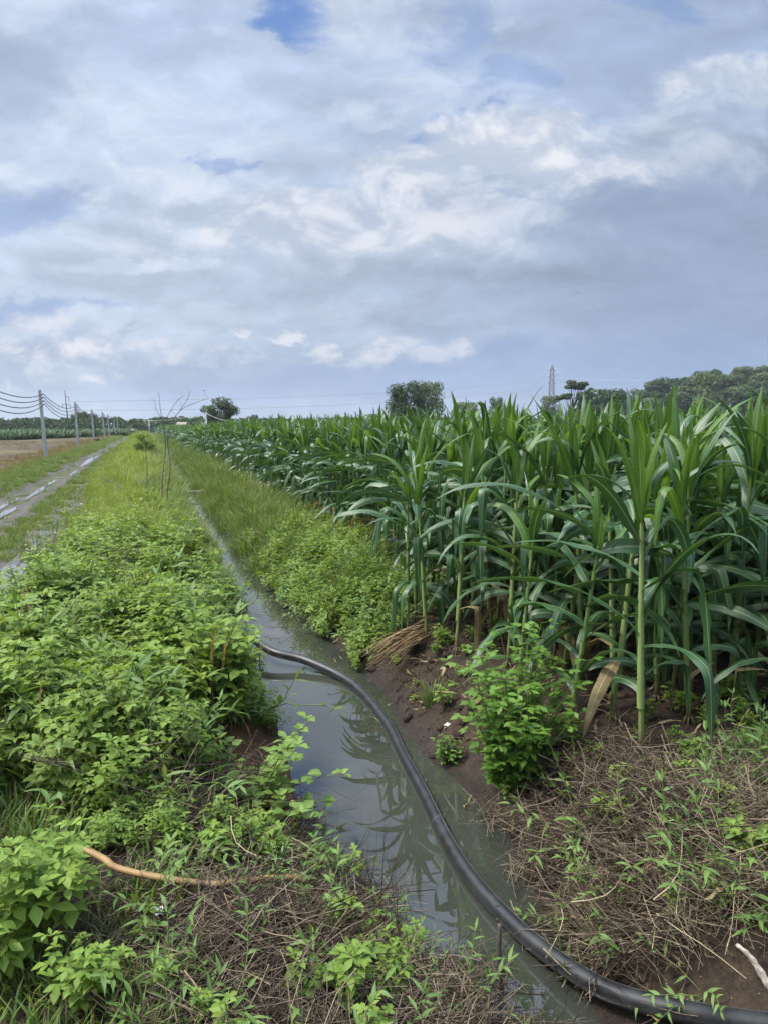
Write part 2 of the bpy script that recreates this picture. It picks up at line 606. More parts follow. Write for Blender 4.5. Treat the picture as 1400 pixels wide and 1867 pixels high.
def road_mat():
    m, N = mat_new('packed_mud')
    pos = N.n('ShaderNodeNewGeometry').outputs['Position']
    lng = N.v('MULTIPLY', pos, (2.2, .35, 1.0))
    n1 = N.noise(lng, 1.1, 5, .6)
    n2 = N.noise(pos, 9, 5, .7)
    f = N.m('ADD', N.m('MULTIPLY', n1, .65), N.m('MULTIPLY', n2, .35))
    col = N.mix(N.ramp(f, .35, .68), (.070, .064, .055, 1), (.112, .103, .088, 1))
    wet = N.ramp(N.noise(lng, .7, 5, .65), .42, .78)
    col = N.v('SCALE', col, N.m('SUBTRACT', 1.0, N.m('MULTIPLY', wet, .30)))
    finish(N, principled(N, col, N.m('SUBTRACT', .95, N.m('MULTIPLY', wet, .2)), .15, bump(N, n2, .8, .03)))
    return m


def water_mat(name, col, rough=.03, ripple=.05, spec=.5):
    m, N = mat_new(name)
    pos = N.n('ShaderNodeNewGeometry').outputs['Position']
    n = N.noise(pos, 3.5, 3, .5)
    n2 = N.noise(pos, 16, 2, .5)
    fl = N.noise(pos, .8, 4, .6)
    c = N.mix(N.ramp(fl, .35, .65), col + (1,), tuple(k * 1.35 for k in col) + (1,))
    # drifting specks of pollen and scum
    sc = N.m('MULTIPLY', N.ramp(N.noise(pos, 60, 3, .7), .66, .72), N.ramp(N.noise(pos, 2.4, 3, .6), .5, .62))
    c = N.mix(N.m('MULTIPLY', sc, .5), c, (.22, .22, .15, 1))
    p = principled(N, c, N.m('MULTIPLY_ADD', sc, .3, rough), spec, bump(N, N.m('MULTIPLY_ADD', n2, .25, n), ripple, .02), ior=1.95)
    finish(N, p)
    return m


def plain_mat(name, c0, c1, rough=.6, spec=.4, scale=8.0, stretch=(1, 1, 1), metal=0.0, bumpk=.2):
    m, N = mat_new(name)
    tc = N.n('ShaderNodeTexCoord').outputs['Object']
    n = N.noise(N.v('MULTIPLY', tc, stretch), scale, 5, .6)
    col = N.mix(N.ramp(n, .3, .7), c0 + (1,), c1 + (1,))
    p = N.n('ShaderNodeBsdfPrincipled')
    N.put(p.inputs['Base Color'], col)
    p.inputs['Roughness'].default_value = rough
    p.inputs['Specular IOR Level'].default_value = spec
    p.inputs['Metallic'].default_value = metal
    N.put(p.inputs['Normal'], bump(N, n, bumpk, .01))
    finish(N, p.outputs[0])
    return m


M = {}
M['corn'] = leaf_mat('maize_leaf', (.024, .068, .024), (.050, .118, .032), rib=(.20, .26, .13), trans=.26, rough=.42, spec=.6, veins=.10, old=(.22, .17, .08))
M['corn_young'] = leaf_mat('maize_whorl_leaf', (.060, .135, .020), (.095, .19, .030), rib=(.18, .26, .09), trans=.40, rough=.4, spec=.5, veins=.10)
M['stalk_pale'] = stem_mat('pale_maize_stalk', (.13, .19, .050), (.23, .29, .095), .5, .4, grime=(.17, .14, .07))
M['corn_dry'] = leaf_mat('dry_maize_leaf', (.16, .12, .055), (.30, .24, .13), rib=(.34, .28, .17), trans=.25, rough=.7, spec=.2, veins=.12)
M['stalk'] = stem_mat('maize_stalk', (.075, .130, .032), (.150, .21, .062), .5, .4, grime=(.15, .12, .06))
M['weed'] = leaf_mat('weed_leaf', (.082, .150, .020), (.210, .300, .042), rib=(.14, .21, .06), trans=.36, rough=.5, spec=.35)
M['weed_light'] = leaf_mat('pale_weed_leaf', (.115, .20, .025), (.22, .325, .048), rib=(.2, .28, .08), trans=.40, rough=.5, spec=.35)
M['broad'] = leaf_mat('serrated_leaf', (.115, .205, .034), (.20, .30, .060), rib=(.22, .3, .1), trans=.38, rough=.5, spec=.35)
M['bush'] = leaf_mat('bush_leaf', (.075, .165, .020), (.15, .27, .036), rib=(.16, .25, .06), trans=.36, rough=.45, spec=.4)
M['lance'] = leaf_mat('lance_leaf', (.075, .150, .028), (.155, .25, .055), rib=(.16, .22, .08), trans=.36, rough=.45, spec=.4)
M['grass'] = leaf_mat('grass_blade', (.065, .130, .026), (.150, .230, .050), trans=.38, rough=.5, spec=.35, tip=(.17, .23, .06))
M['grass_bright'] = leaf_mat('bright_grass_blade', (.105, .180, .022), (.22, .31, .045), trans=.42, rough=.5, spec=.35, tip=(.23, .29, .06))
M['drygrass'] = leaf_mat('dry_grass_blade', (.14, .11, .045), (.26, .20, .09), trans=.25, rough=.7, spec=.2)
M['straw'] = stem_mat('dead_straw', (.045, .033, .025), (.29, .23, .155), .85, .15)
M['straw_dark'] = stem_mat('rotting_straw', (.020, .014, .010), (.075, .054, .038), .9, .15)
M['stem'] = stem_mat('green_stem', (.07, .11, .030), (.13, .17, .055), .6, .3)
M['petal'] = plain_mat('petal', (.62, .60, .50), (.78, .76, .68), .7, .2)
M['pollen'] = plain_mat('flower_centre', (.45, .28, .03), (.55, .38, .06), .8, .2)
M['bark'] = plain_mat('bark', (.055, .042, .034), (.13, .105, .085), .9, .2, 12, (1, 1, .3))
M['twig'] = plain_mat('bare_twig', (.10, .08, .07), (.19, .155, .135), .85, .2, 20)
M['tree_leaf'] = leaf_mat('tree_leaf', (.022, .050, .016), (.058, .098, .030), trans=.2, rough=.55, spec=.3)
M['tree_leaf_pale'] = leaf_mat('pale_tree_leaf', (.060, .095, .032), (.105, .14, .050), trans=.22, rough=.55, spec=.3)
M['concrete'] = plain_mat('weathered_concrete', (.30, .30, .29), (.46, .45, .43), .9, .2, 6, (1, 1, .4))
M['cable'] = plain_mat('cable_sheath', (.030, .032, .035), (.05, .052, .055), .6, .3)
M['steel'] = plain_mat('galvanised_steel', (.10, .105, .12), (.16, .165, .18), .55, .4, 4, metal=.3)
M['dark_metal'] = plain_mat('dark_metal', (.07, .075, .08), (.12, .125, .13), .6, .4)
M['wood'] = plain_mat('grey_wood', (.16, .13, .10), (.30, .25, .20), .85, .2, 14, (1, 8, 8))

# ------------------------------------------------------------------ ground, field, road, water
def axis(near_lo, near_hi, step, far_lo, far_hi, k=1.13):
    v = list(np.arange(near_lo, near_hi + 1e-6, step))
    d = step
    while v[-1] < far_hi:
        d *= k
        v.append(v[-1] + d)
    d = step
    w = [near_lo]
    while w[-1] > far_lo:
        d *= k
        w.append(w[-1] - d)
    return np.array(w[1:][::-1] + v)


def sheet(name, xs, ys, zf, mat, smooth_=True):
    X, Y = np.meshgrid(xs, ys)
    Z = zf(X, Y)
    n, m = X.shape
    V = np.stack([X, Y, Z], -1).reshape(-1, 3)
    i = np.arange(n * m).reshape(n, m)
    F = np.stack([i[:-1, :-1], i[:-1, 1:], i[1:, 1:], i[1:, :-1]], -1).reshape(-1, 4)
    me = bpy.data.meshes.new(name)
    me.vertices.add(len(V))
    me.vertices.foreach_set('co', V.ravel())
    me.loops.add(F.size)
    me.loops.foreach_set('vertex_index', F.ravel())
    me.polygons.add(len(F))
    me.polygons.foreach_set('loop_start', np.arange(0, F.size, 4))
    me.polygons.foreach_set('use_smooth', np.ones(len(F), bool))
    me.update(calc_edges=True)
    me.materials.append(mat)
    return tag(link(name, me), kind='structure')


M['earth'] = ground_mat()
ground = sheet('ground', axis(-6, 4, .05, -850, 850), axis(-4, 10, .05, -60, 850), ground_z, M['earth'])

M['ditchwater'] = water_mat('ditch_water', (.029, .032, .025), .008, .010, .5)
_ty = np.concatenate([np.arange(-3.1, 12, .25), np.arange(12, 160, 2.0)])
sheet('water', np.linspace(-1.0, 1.0, 9), _ty, lambda x, y: np.full_like(x, WATER), M['ditchwater'])

M['field'] = field_mat()
fx = np.concatenate([-np.geomspace(7.3, 150, 60)[::-1]])
fy = np.concatenate([np.arange(5, 60, .8), np.geomspace(60, 175, 40)])


def field_z(x, y):
    return ground_z(x, y) + .03 - .25 * smooth((x + 7.6 + .5 * fbm(y * .4, x * .4, 71)) / .3)


sheet('field', np.concatenate([fx, [-7.0]]), fy, field_z, M['field'])

M['mud'] = road_mat()


def track(name, s0, s1, t0, t1):
    ts = np.concatenate([np.arange(t0, 50, .35), np.geomspace(50, t1, 60)[1:]])
    us = np.linspace(0, 1, 15)
    a = s0 + .35 * (fbm(ts * .5, 0 * ts, 51) - .5)
    b = s1 + .35 * (fbm(ts * .6, 0 * ts + 3, 52) - .5)
    X = a[:, None] * (1 - us) + b[:, None] * us
    Y = np.repeat(ts[:, None], len(us), 1)
    e = np.minimum(us, 1 - us) * 2
    Z = ground_z(X, Y) + .02 - .06 * (1 - smooth(e / .15)) - .02 * np.sin(us * math.pi) + .015 * (fbm(X * 3, Y * 1.2, 55) - .5)
    mb = MB()
    mb.grid(np.stack([X, Y, Z], -1), np.zeros(X.shape + (3,)), 0)
    return tag(link(name, mb.mesh(name, M['mud'])), kind='structure')


track('road', -5.65, -3.95, 2, 230)
track('path', -3.72, -3.12, 2, 75)

M['puddle'] = water_mat('puddle_water', (.075, .070, .062), .03, .02, .5)


def puddle(s, t, ls, lt, seed):
    mb = MB()
    pts = [(s, t, 0)]
    n = 40
    for k in range(n):
        a = 2 * math.pi * k / n
        q = .25 + 1.5 * float(fbm(3 + 2.2 * math.cos(a), 3 + 2.2 * math.sin(a), seed, 4))
        pts.append((s + .75 * ls * q * math.cos(a), t + 1.45 * lt * q * math.sin(a), 0))
    zz = max(gz(p[0], p[1]) for p in pts) - .004
    pts = [(x, y, zz + .012) for x, y, _ in pts]
    mb.raw(pts, np.zeros((len(pts), 3)), [(0, 1 + k, 1 + (k + 1) % n) for k in range(n)])
    tag(link('puddle', mb.mesh('puddle', M['puddle'])), kind='structure')


for a in [(-3.42, 8.3, .15, 2.0, 1), (-3.3, 5.8, .14, .9, 2), (-4.62, 13.6, .13, 1.0, 3), (-4.68, 19.7, .12, 1.6, 4), (-4.7, 23.4, .09, 1.2, 5), (-4.6, 41.5, .22, 4.0, 6), (-3.42, 25.3, .26, 1.0, 7),
          (-3.40, 35.5, .2, 4.0, 8), (-4.45, 29.5, .08, 1.6, 9), (-4.9, 16.2, .10, .8, 10), (-3.45, 11.2, .1, .5, 11), (-5.0, 11.0, .12, .8, 12)]:
    puddle(*a)


# ------------------------------------------------------------------ scattering of uncountable ground cover (geometry nodes)
def proto_collection(name, meshes):
    col = bpy.data.collections.new(name)
    for i, me in enumerate(meshes):
        col.objects.link(bpy.data.objects.new('%s_%02d' % (name, i), me))
    return col


def scatter(name, label, pts, rot, scl, idx, col, cat=None):
    n = len(pts)
    me = bpy.data.meshes.new(name)
    me.vertices.add(n)
    me.vertices.foreach_set('co', np.asarray(pts, np.float32).ravel())
    a = me.attributes.new('rot', 'FLOAT_VECTOR', 'POINT')
    a.data.foreach_set('vector', np.asarray(rot, np.float32).ravel())
    scl = np.asarray(scl, np.float32)
    if scl.ndim == 1:
        scl = np.repeat(scl[:, None], 3, 1)
    a = me.attributes.new('scl', 'FLOAT_VECTOR', 'POINT')
    a.data.foreach_set('vector', scl.ravel())
    a = me.attributes.new('idx', 'INT', 'POINT')
    a.data.foreach_set('value', np.asarray(idx, np.int32))
    o = link(name, me)
    g = bpy.data.node_groups.new(name, 'GeometryNodeTree')
    g.interface.new_socket('Geometry', in_out='INPUT', socket_type='NodeSocketGeometry')
    g.interface.new_socket('Geometry', in_out='OUTPUT', socket_type='NodeSocketGeometry')
    N, L = g.nodes.new, g.links.new
    i, out = N('NodeGroupInput'), N('NodeGroupOutput')
    ip = N('GeometryNodeInstanceOnPoints')
    ci = N('GeometryNodeCollectionInfo')
    ci.inputs['Collection'].default_value = col
    ci.inputs['Separate Children'].default_value = True
    ci.inputs['Reset Children'].default_value = True

    def named(nm, typ):
        k = N('GeometryNodeInputNamedAttribute')
        k.data_type = typ
        k.inputs['Name'].default_value = nm
        return k.outputs['Attribute']
    e2r = N('FunctionNodeEulerToRotation')
    L(named('rot', 'FLOAT_VECTOR'), e2r.inputs[0])
    L(i.outputs[0], ip.inputs['Points'])
    L(ci.outputs[0], ip.inputs['Instance'])
    ip.inputs['Pick Instance'].default_value = True
    L(named('idx', 'INT'), ip.inputs['Instance Index'])
    L(e2r.outputs[0], ip.inputs['Rotation'])
    L(named('scl', 'FLOAT_VECTOR'), ip.inputs['Scale'])
    L(ip.outputs[0], out.inputs[0])
    md = o.modifiers.new('scatter', 'NODES')
    md.node_group = g
    return tag(o, label, cat, kind='stuff')


def in_view(s, t, margin=.06, zlo=-.5, zhi=.5):
    """points that the photo, or a camera a step to its side, could see"""
    dx, dy = s - CAM[0], t - CAM[1]
    f = dx * math.sin(YAW) + dy * math.cos(YAW)
    r = dx * math.cos(YAW) - dy * math.sin(YAW)
    return (f > .8) & (np.abs(r) < f * (.515 + margin) + .9), f


def pick(s0, s1, t0, t1, dens, near_full=8.0, fall=1.0, dmin=.02, rg=R):
    """random points with density per m2 that thins with distance; returns s, t, growth factor"""
    out = []
    t = t0
    while t < t1:
        step = max(1.0, (t - CAM[1]) * .12)
        tb = min(t + step, t1)
        d = max(abs(t - CAM[1]), 1.0)
        q = max(dmin, min(1.0, (near_full / d) ** fall))
        n = rg.poisson(dens * q * (s1 - s0) * (tb - t))
        if n:
            out.append(np.stack([rg.uniform(s0, s1, n), rg.uniform(t, tb, n), np.full(n, q ** -.35)], 1))
        t = tb
    p = np.concatenate(out)
    k, _ = in_view(p[:, 0], p[:, 1])
    p = p[k]
    return p[:, 0], p[:, 1], p[:, 2]


# --- plant shapes
def grass_mesh(name, mat, n, h, spread, lean, wid, seed, segs=4, drymix=None):
    rg = np.random.default_rng(seed)
    mb = MB()
    for i in range(n):
        a = rg.uniform(0, 2 * math.pi)
        rr = spread * math.sqrt(rg.uniform())
        p = np.array([rr * math.cos(a), rr * math.sin(a), -.02])
        az = a + rg.normal(0, .9)
        hh = h * rg.uniform(.45, 1.1)
        e = math.radians(90 - rg.uniform(2, 30))
        path = [p.copy()]
        bend = lean * rg.uniform(.4, 1.3)
        for k in range(segs):
            d = np.array([math.cos(e) * math.cos(az), math.cos(e) * math.sin(az), math.sin(e)])
            p = p + d * hh / segs
            path.append(p.copy())
            e -= bend * (k + 1) / segs
        w = wid * rg.uniform(.6, 1.2) * np.interp(np.linspace(0, 1, segs + 1), [0, .3, .7, 1], [.7, 1, .7, .05]) * .5
        sd = np.array([-math.sin(az), math.cos(az), rg.normal(0, .3)])
        ribbon(mb, path, [sd] * (segs + 1), w, 1 if drymix and rg.uniform() < drymix else 0, rg.uniform(), (-1, 1), 0)
    return mb.mesh(name, [mat, M['drygrass']] if drymix else [mat])


def weed_mesh(name, mat, seed, h=.5, stems=3, size=.075, spread=.12, flower=0.0, top=1.0):
    """a leafy herb: jointed stems with paired leaves of three leaflets"""
    rg = np.random.default_rng(seed)
    mb = MB()

    def compound(p, az, el, sz, v=.5):
        pet = sz * rg.uniform(.35, .7)
        d = np.array([math.cos(az) * math.cos(el), math.sin(az) * math.cos(el), math.sin(el)])
        q = p + d * pet
        mb.tube([p, q], [.0013, .001], 3, 1, .5, False)
        r = .45 * rg.uniform() + .55 * v
        leaflet(mb, q, d + np.array([0, 0, -.15]), sz * 1.05, sz * .58, r, droop=rg.uniform(.2, .9))
        for k in (-1, 1):
            if rg.uniform() < .93:
                b = az + k * rg.uniform(.9, 1.4)
                dd = np.array([math.cos(b) * math.cos(el * .6), math.sin(b) * math.cos(el * .6), math.sin(el * .6)])
                leaflet(mb, q - d * pet * .12, dd, sz * .78, sz * .46, r, droop=rg.uniform(.2, .8))
    for i in range(stems):
        a = rg.uniform(0, 6.28)
        p = np.array([math.cos(a), math.sin(a), 0]) * spread * rg.uniform(0, 1)
        lean = np.array([math.cos(a), math.sin(a), 0]) * rg.uniform(.0, .35)
        hh = h * rg.uniform(.65, 1.1)
        nn = int(rg.integers(5, 8))
        az = rg.uniform(0, 6.28)
        path = [p.copy() - np.array([0, 0, .03])]
        for k in range(nn):
            d = unit(np.array([0, 0, 1]) + lean * (1 + k * .2) + rg.normal(0, .07, 3))
            p = p + d * hh / nn
            path.append(p.copy())
            v = (k + 1) / nn
            if v < .22:
                continue
            sz = size * (1.15 - .5 * abs(v - .55) - .25 * v) * rg.uniform(.85, 1.2) * top
            az += math.pi / 2 + rg.normal(0, .25)
            for sgn in (0, math.pi):
                compound(p, az + sgn + rg.normal(0, .2), rg.uniform(.0, .55), sz, v)
                if .3 < v < .75 and rg.uniform() < .5:   # side shoot
                    b = az + sgn
                    q = p + unit(np.array([math.cos(b), math.sin(b), 1.0])) * hh * rg.uniform(.12, .25)
                    mb.tube([p, q], [.002, .0015], 3, 1, .5, False)
                    for c in range(3):
                        compound(q, b + (c - 1) * 1.7, rg.uniform(.1, .7), sz * .75, v * rg.uniform(.6, 1.2))
        for c in range(3):
            leaflet(mb, p, (math.cos(az + c * 2.1), math.sin(az + c * 2.1), .8), size * .55, size * .28, rg.uniform(.6, 1), droop=.2)
        mb.tube(path, np.linspace(.0045, .0018, len(path)), 4, 1, rg.uniform(), False)
        if rg.uniform() < flower:
            q = p + np.array([rg.normal(0, .02), rg.normal(0, .02), rg.uniform(.06, .14)])
            mb.tube([p, q], [.0014, .001], 3, 1, .5, False)
            for c in range(5):
                b = c * 1.256 + az
                leaflet(mb, q, (math.cos(b), math.sin(b), .15), .016, .013, .5, 2, .1, 0, 4)
            mb.tube([q - np.array([0, 0, .004]), q + np.array([0, 0, .006])], [.005, .006], 6, 3)
    return mb.mesh(name, [mat, M['stem'], M['petal'], M['pollen']])


def lance_mesh(name, mat, seed, stems=5, h=.4, size=.085, sprawl=.8, leaves=8, wide=.24):
    """a sprawling herb with narrow pointed leaves"""
    rg = np.random.default_rng(seed)
    mb = MB()
    for i in range(stems):
        a = rg.uniform(0, 6.28)
        p = np.array([math.cos(a), math.sin(a), 0]) * .03
        e = rg.uniform(.5, 1.3)
        path = [p.copy()]
        hh = h * rg.uniform(.6, 1.2)
        for k in range(leaves):
            e += rg.normal(0, .15) - sprawl * .05
            a += rg.normal(0, .18)
            d = np.array([math.cos(a) * math.cos(e), math.sin(a) * math.cos(e), math.sin(e)])
            p = p + d * hh / leaves
            p[2] = max(p[2], .01)
            path.append(p.copy())
            if k:
                b = a + (1 if k % 2 else -1) * rg.uniform(.7, 1.3)
                el = rg.uniform(.1, .9)
                leaflet(mb, p, (math.cos(b) * math.cos(el), math.sin(b) * math.cos(el), math.sin(el)), size * rg.uniform(.7, 1.2), size * wide * rg.uniform(.9, 1.2), rg.uniform(),
                        droop=rg.uniform(.3, 1.1), n=6, shape=(.25, .8, 1, .85, .5, .2, .02))
        leaflet(mb, p, d, size * .8, size * wide * .8, rg.uniform(.5, 1), droop=.3)
        mb.tube(path, np.linspace(.003, .0015, len(path)), 4, 1, rg.uniform(), False)
    return mb.mesh(name, [mat, M['stem']])


def straw_mesh(name, seed, n=60, ln=.4, spread=.22, thick=.0022, height=.10, mats=None, flat=.25, align=None):
    """a tangle of dead stalks"""
    rg = np.random.default_rng(seed)
    mb = MB()
    for i in range(n):
        p = np.array([rg.normal(0, spread * .5), rg.normal(0, spread * .5), abs(rg.normal(0, height * .5))])
        a = rg.uniform(0, 6.28) if align is None else align + rg.normal(0, .5)
        e = rg.normal(0, flat)
        l = ln * rg.uniform(.35, 1.2)
        c = rg.normal(0, .45)
        path = []
        q = p - np.array([math.cos(a), math.sin(a), math.sin(e)]) * l * .5
        for k in range(5):
            path.append(q.copy())
            q = q + np.array([math.cos(a) * math.cos(e), math.sin(a) * math.cos(e), math.sin(e)]) * l / 4
            a += c / 4 + rg.normal(0, .08)
            e += rg.normal(-.05, .12)
        for w in path:
            w[2] = max(w[2], .003)
        mb.tube(path, np.linspace(thick, thick * .5, 5) * rg.uniform(.6, 1.5), 3, 0 if rg.uniform() < .45 else 1, rg.uniform() ** 1.6, False)
    return mb.mesh(name, mats or [M['straw'], M['straw_dark']])


K_GRASS = proto_collection('meadow_grass_kinds', [grass_mesh('grass_tuft', M['grass'], 44, .36, .12, .6, .011, 100 + i, 4, .06) for i in range(6)])
K_BRIGHT = proto_collection('bright_grass_kinds', [grass_mesh('bright_grass_tuft', M['grass_bright'], 44, .44, .15, .65, .012, 120 + i, 4, .05) for i in range(6)])
K_SHORT = proto_collection('short_grass_kinds', [grass_mesh('short_grass_tuft', M['grass'], 52, .14, .11, .7, .007, 140 + i, 3, .18) for i in range(5)])
K_DRY = proto_collection('dry_grass_kinds', [grass_mesh('dry_grass_tuft', M['drygrass'], 40, .20, .12, .6, .005, 160 + i, 3) for i in range(4)])
K_WEED = proto_collection('weed_kinds', [weed_mesh('weed', M['weed'] if i % 3 else M['weed_light'], 200 + i, .52, 3, .082, .10, .0 if i < 8 else .3) for i in range(9)])
K_LANCE = proto_collection('lance_weed_kinds', [lance_mesh('lance_weed', M['lance'], 230 + i) for i in range(5)])
K_STRAW = proto_collection('straw_kinds', [straw_mesh('straw', 260 + i) for i in range(6)])
K_ROOT = proto_collection('root_kinds', [straw_mesh('root', 330 + i, 90, .34, .20, .0020, .16, [M['straw_dark'], M['straw']], .5) for i in range(4)])
dl = []
for i in range(5):
    rg = np.random.default_rng(700 + i)
    mb = MB()
    for k in range(2):
        a, L_ = rg.uniform(0, 6.28), rg.uniform(.14, .34)
        p, e, pth, sd = np.array([rg.normal(0, .05), rg.normal(0, .05), .012 + .008 * k]), rg.uniform(.0, .2), [], []
        for q_ in range(8):
            pth.append(p.copy())
            sd.append((-math.sin(a), math.cos(a), rg.normal(0, .35)))
            p = p + np.array([math.cos(a) * math.cos(e), math.sin(a) * math.cos(e), math.sin(e)]) * L_ / 7
            p[2] = max(p[2], .008)
            a += rg.normal(0, .2)
            e += rg.normal(-.03, .15)
        ribbon(mb, pth, sd, np.interp(np.linspace(0, 1, 8), [0, .3, .8, 1], [.5, 1, .7, .1]) * rg.uniform(.010, .022), 0, rg.uniform(), (-1, -.4, .4, 1), .4, .5, 2, k)
    dl.append(mb.mesh('dead_leaf', M['corn_dry']))
K_DEAD = proto_collection('dead_leaf_kinds', dl)
M['straw_pale'] = stem_mat('pale_straw', (.16, .12, .075), (.42, .34, .22), .85, .15)
K_PALE = proto_collection('pale_straw_kinds', [straw_mesh('pale_straw', 360 + i, 34, .42, .2, .0021, .14, [M['straw_pale'], M['straw']], .4) for i in range(4)])
K_SEED = proto_collection('seedling_kinds', [weed_mesh('seedling', M['weed_light'], 280 + i, .12, 2, .035, .05) for i in range(5)])


def clump(s, t, seed, k=1.3):
    return .55 + .9 * fbm(s * k, t * k, seed)


def spread_on(name, label, s, t, g, col, nk, smin, smax, tilt=.12, sink=0.0, zoff=None):
    n = len(s)
    z = ground_z(s, t) - sink if zoff is None else zoff
    rot = np.stack([R.normal(0, tilt, n), R.normal(0, tilt, n), R.uniform(0, 6.28, n)], 1)
    return scatter(name, label, np.stack([s, t, z], 1), rot, R.uniform(smin, smax, n) * g, R.integers(0, nk, n), col)


def cat_(*ps):
    return tuple(np.concatenate([p[i] for p in ps]) for i in range(3))


def seen_at(s, t, z):
    dx, dy = s - CAM[0], t - CAM[1]
    f = dx * math.sin(YAW) + dy * math.cos(YAW)
    r = dx * math.cos(YAW) - dy * math.sin(YAW)
    c, sn = math.cos(PITCH), math.sin(PITCH)
    d = np.maximum(f * c - (z - H) * sn, .1)
    return 700 + FPX * r / d, 933.5 - FPX * (f * sn + (z - H) * c) / d


# weeds on the left bank
s, t, g = pick(-3.25, -.35, -1.6, 13, 38, 9, 1.0)
edge = eL(t)
keep = (s < edge - .06 + .30 * (fbm(t * 1.3, s * 0, 19) - .45)) & (R.uniform(0, 1, len(s)) < np.clip(1.25 - (t - 3.2) / 4.5, .13, 1))
keep &= s > np.interp(t, [0, 2, 4, 7], [-3.2, -2.95, -2.75, -2.5]) + .25 * (fbm(t * 1.7, s * 0, 29) - .5)
keep &= s < edge - .28 * smooth(1 - np.abs(t - 3.2) / 1.8)
wx, wy = seen_at(s, t, ground_z(s, t))
bald = (wx > 335) & (wx < 620) & (wy > 1335 + .25 * np.abs(wx - 440)) & (wy < 1545)          # bare earth patch by the water
keep &= ~bald
front = np.interp(s, [-3.3, -2.4, -2.0, -1.7, -1.15, -.95, -.6], [-.6, -.75, -1.0, -1.38, -1.45, -1.2, -1.0]) + .35 * (fbm(s * 3, s * 0, 91) - .5)     # ragged front of the thicket
keep &= t > front
s, t, g = s[keep], t[keep], np.minimum(g[keep], 1.15)
hs = .60 + .22 * smooth((t + 1.0) / 1.5) + .22 * fbm(s * .9, t * .9, 77)
hs *= 1 - .35 * smooth((s - eL(t) + .75) / .6) * (t > .8)
hs *= np.where(s < -2.6, .85, 1) * (.28 + 1.40 * fbm(s * 1.6, t * 1.6, 78)) * 1.1 * np.where(wy[keep] > 1500, .55, 1)
k_ = R.uniform(0, 1, len(s)) < .20
spread_on('weeds', 'soft narrow-leaved weeds mixed through the thicket on the left ditch bank', s[k_], t[k_], hs[k_] * 1.25, K_LANCE, 5, .9, 1.35, .2)
k_ = R.uniform(0, 1, len(s)) < .13
spread_on('grass', 'long grass blades poking out of the weed thicket', s[k_], t[k_], hs[k_] * 1.5, K_GRASS, 6, .8, 1.25, .2)
spread_on('weeds', 'dense thicket of bright green three-leaved weeds covering the left ditch bank', s, t, hs, K_WEED, 9, .85, 1.1, .15)
K_FLOWER = proto_collection('flowering_weed_kinds', [weed_mesh('flowering_weed', M['weed_light'], 290 + i, .62, 3, .06, .08, 1.0) for i in range(3)])
s, t, g = pick(-3.0, -1.7, 3.2, 9.5, 3.6, 30)
spread_on('flowering_weeds', 'weeds with small white flowers along the road side of the bank', s, t, g, K_FLOWER, 3, .75, 1.05, .12)
# weeds on the right bank
s, t, g = pick(.2, 2.1, 1.9, 9.5, 42, 9, 1.0)
keep = (s > eR(t) - .04) & (t > 2.0 + .9 * (s - .3)) & ((fbm(s * 1.1, t * .9, 61) > .33) | ((t > 3) & (t < 7) & (s < .9)))
s, t = s[keep], t[keep]
spread_on('weeds', 'low green weeds spilling down the right bank below the corn', s, t, np.full(len(s), .70), K_WEED, 9, .7, 1.15, .2)
s, t, g = pick(.2, 1.5, 1.7, 6.5, 34, 9, 1.0)
keep = (s > eR(t) + .05) & (t > 1.8 + .8 * (s - .3)) & (fbm(s * 1.1, t * .9, 67) > .42)
s, t = s[keep], t[keep]
spread_on('weeds', 'light narrow-leaved weeds at the foot of the right bank', s, t, np.full(len(s), 1.0), K_LANCE, 5, .8, 1.3, .25)

# grass along the left bank and far verge
G = cat_(pick(-3.2, -.35, 4.5, 170, 42, 14, 1.15, .012))
s, t, g = G
keep = (s > np.interp(t, [4, 12, 20], [-2.65, -2.75, -3.2])) & (s < eL(t) + .05 + .14 * smooth((t - 7) / 3)) & (R.uniform(0, 1, len(s)) < np.clip((t - 4.0) / 6, .15, 1))
s, t, g = s[keep], t[keep], g[keep]
right = s > -1.35 + .4 * (fbm(t * .3, s, 15) - .5)
spread_on('grass', 'bright yellow-green grass growing on the bank between road and ditch', s[~right], t[~right], g[~right] * .8 * clump(s[~right], t[~right], 5) * (.6 + .8 * fbm(s[~right] * .5, t[~right] * .35, 55)), K_BRIGHT, 6, .75, 1.35, .2)
spread_on('grass', 'long soft grass hanging over the left edge of the ditch', s[right], t[right], g[right] * clump(s[right], t[right], 6), K_GRASS, 6, .8, 1.3, .2)
s, t, g = cat_(pick(-7.6, -5.6, 12, 200, 34, 14, 1.15, .012), pick(-4.08, -3.7, 6, 90, 44, 14, 1.1, .02), pick(-3.7, -2.9, 7, 75, 15, 14, 1.1), pick(-5.75, -5.3, 8, 150, 26, 14, 1.1), pick(-5.3, -4.0, 8, 120, 1.6, 14, 1.1))
keep = fbm(s * .8, t * .5, 44) > .30
s, t, g = s[keep], t[keep], g[keep]
spread_on('grass', 'short trodden grass on the verges and middle of the dirt road', s, t, g, K_SHORT, 5, .7, 1.3)
s, t, g = pick(-9.2, -6.9, 14, 170, 14, 14, 1.1, .012)
keep = fbm(s * .6, t * .35, 46) > .45
spread_on('grass', 'dry yellowish grass along the edge of the brown field', s[keep], t[keep], g[keep], K_DRY, 4, .8, 1.4)
s, t, g = pick(-45, -9, 24, 105, 3.0, 18, 1.1, .02)
keep = fbm(s * .10, t * .25, 48) > .52
spread_on('grass', 'sparse dry stubble scattered over the brown field', s[keep], t[keep], g[keep], K_DRY, 4, .7, 1.3)
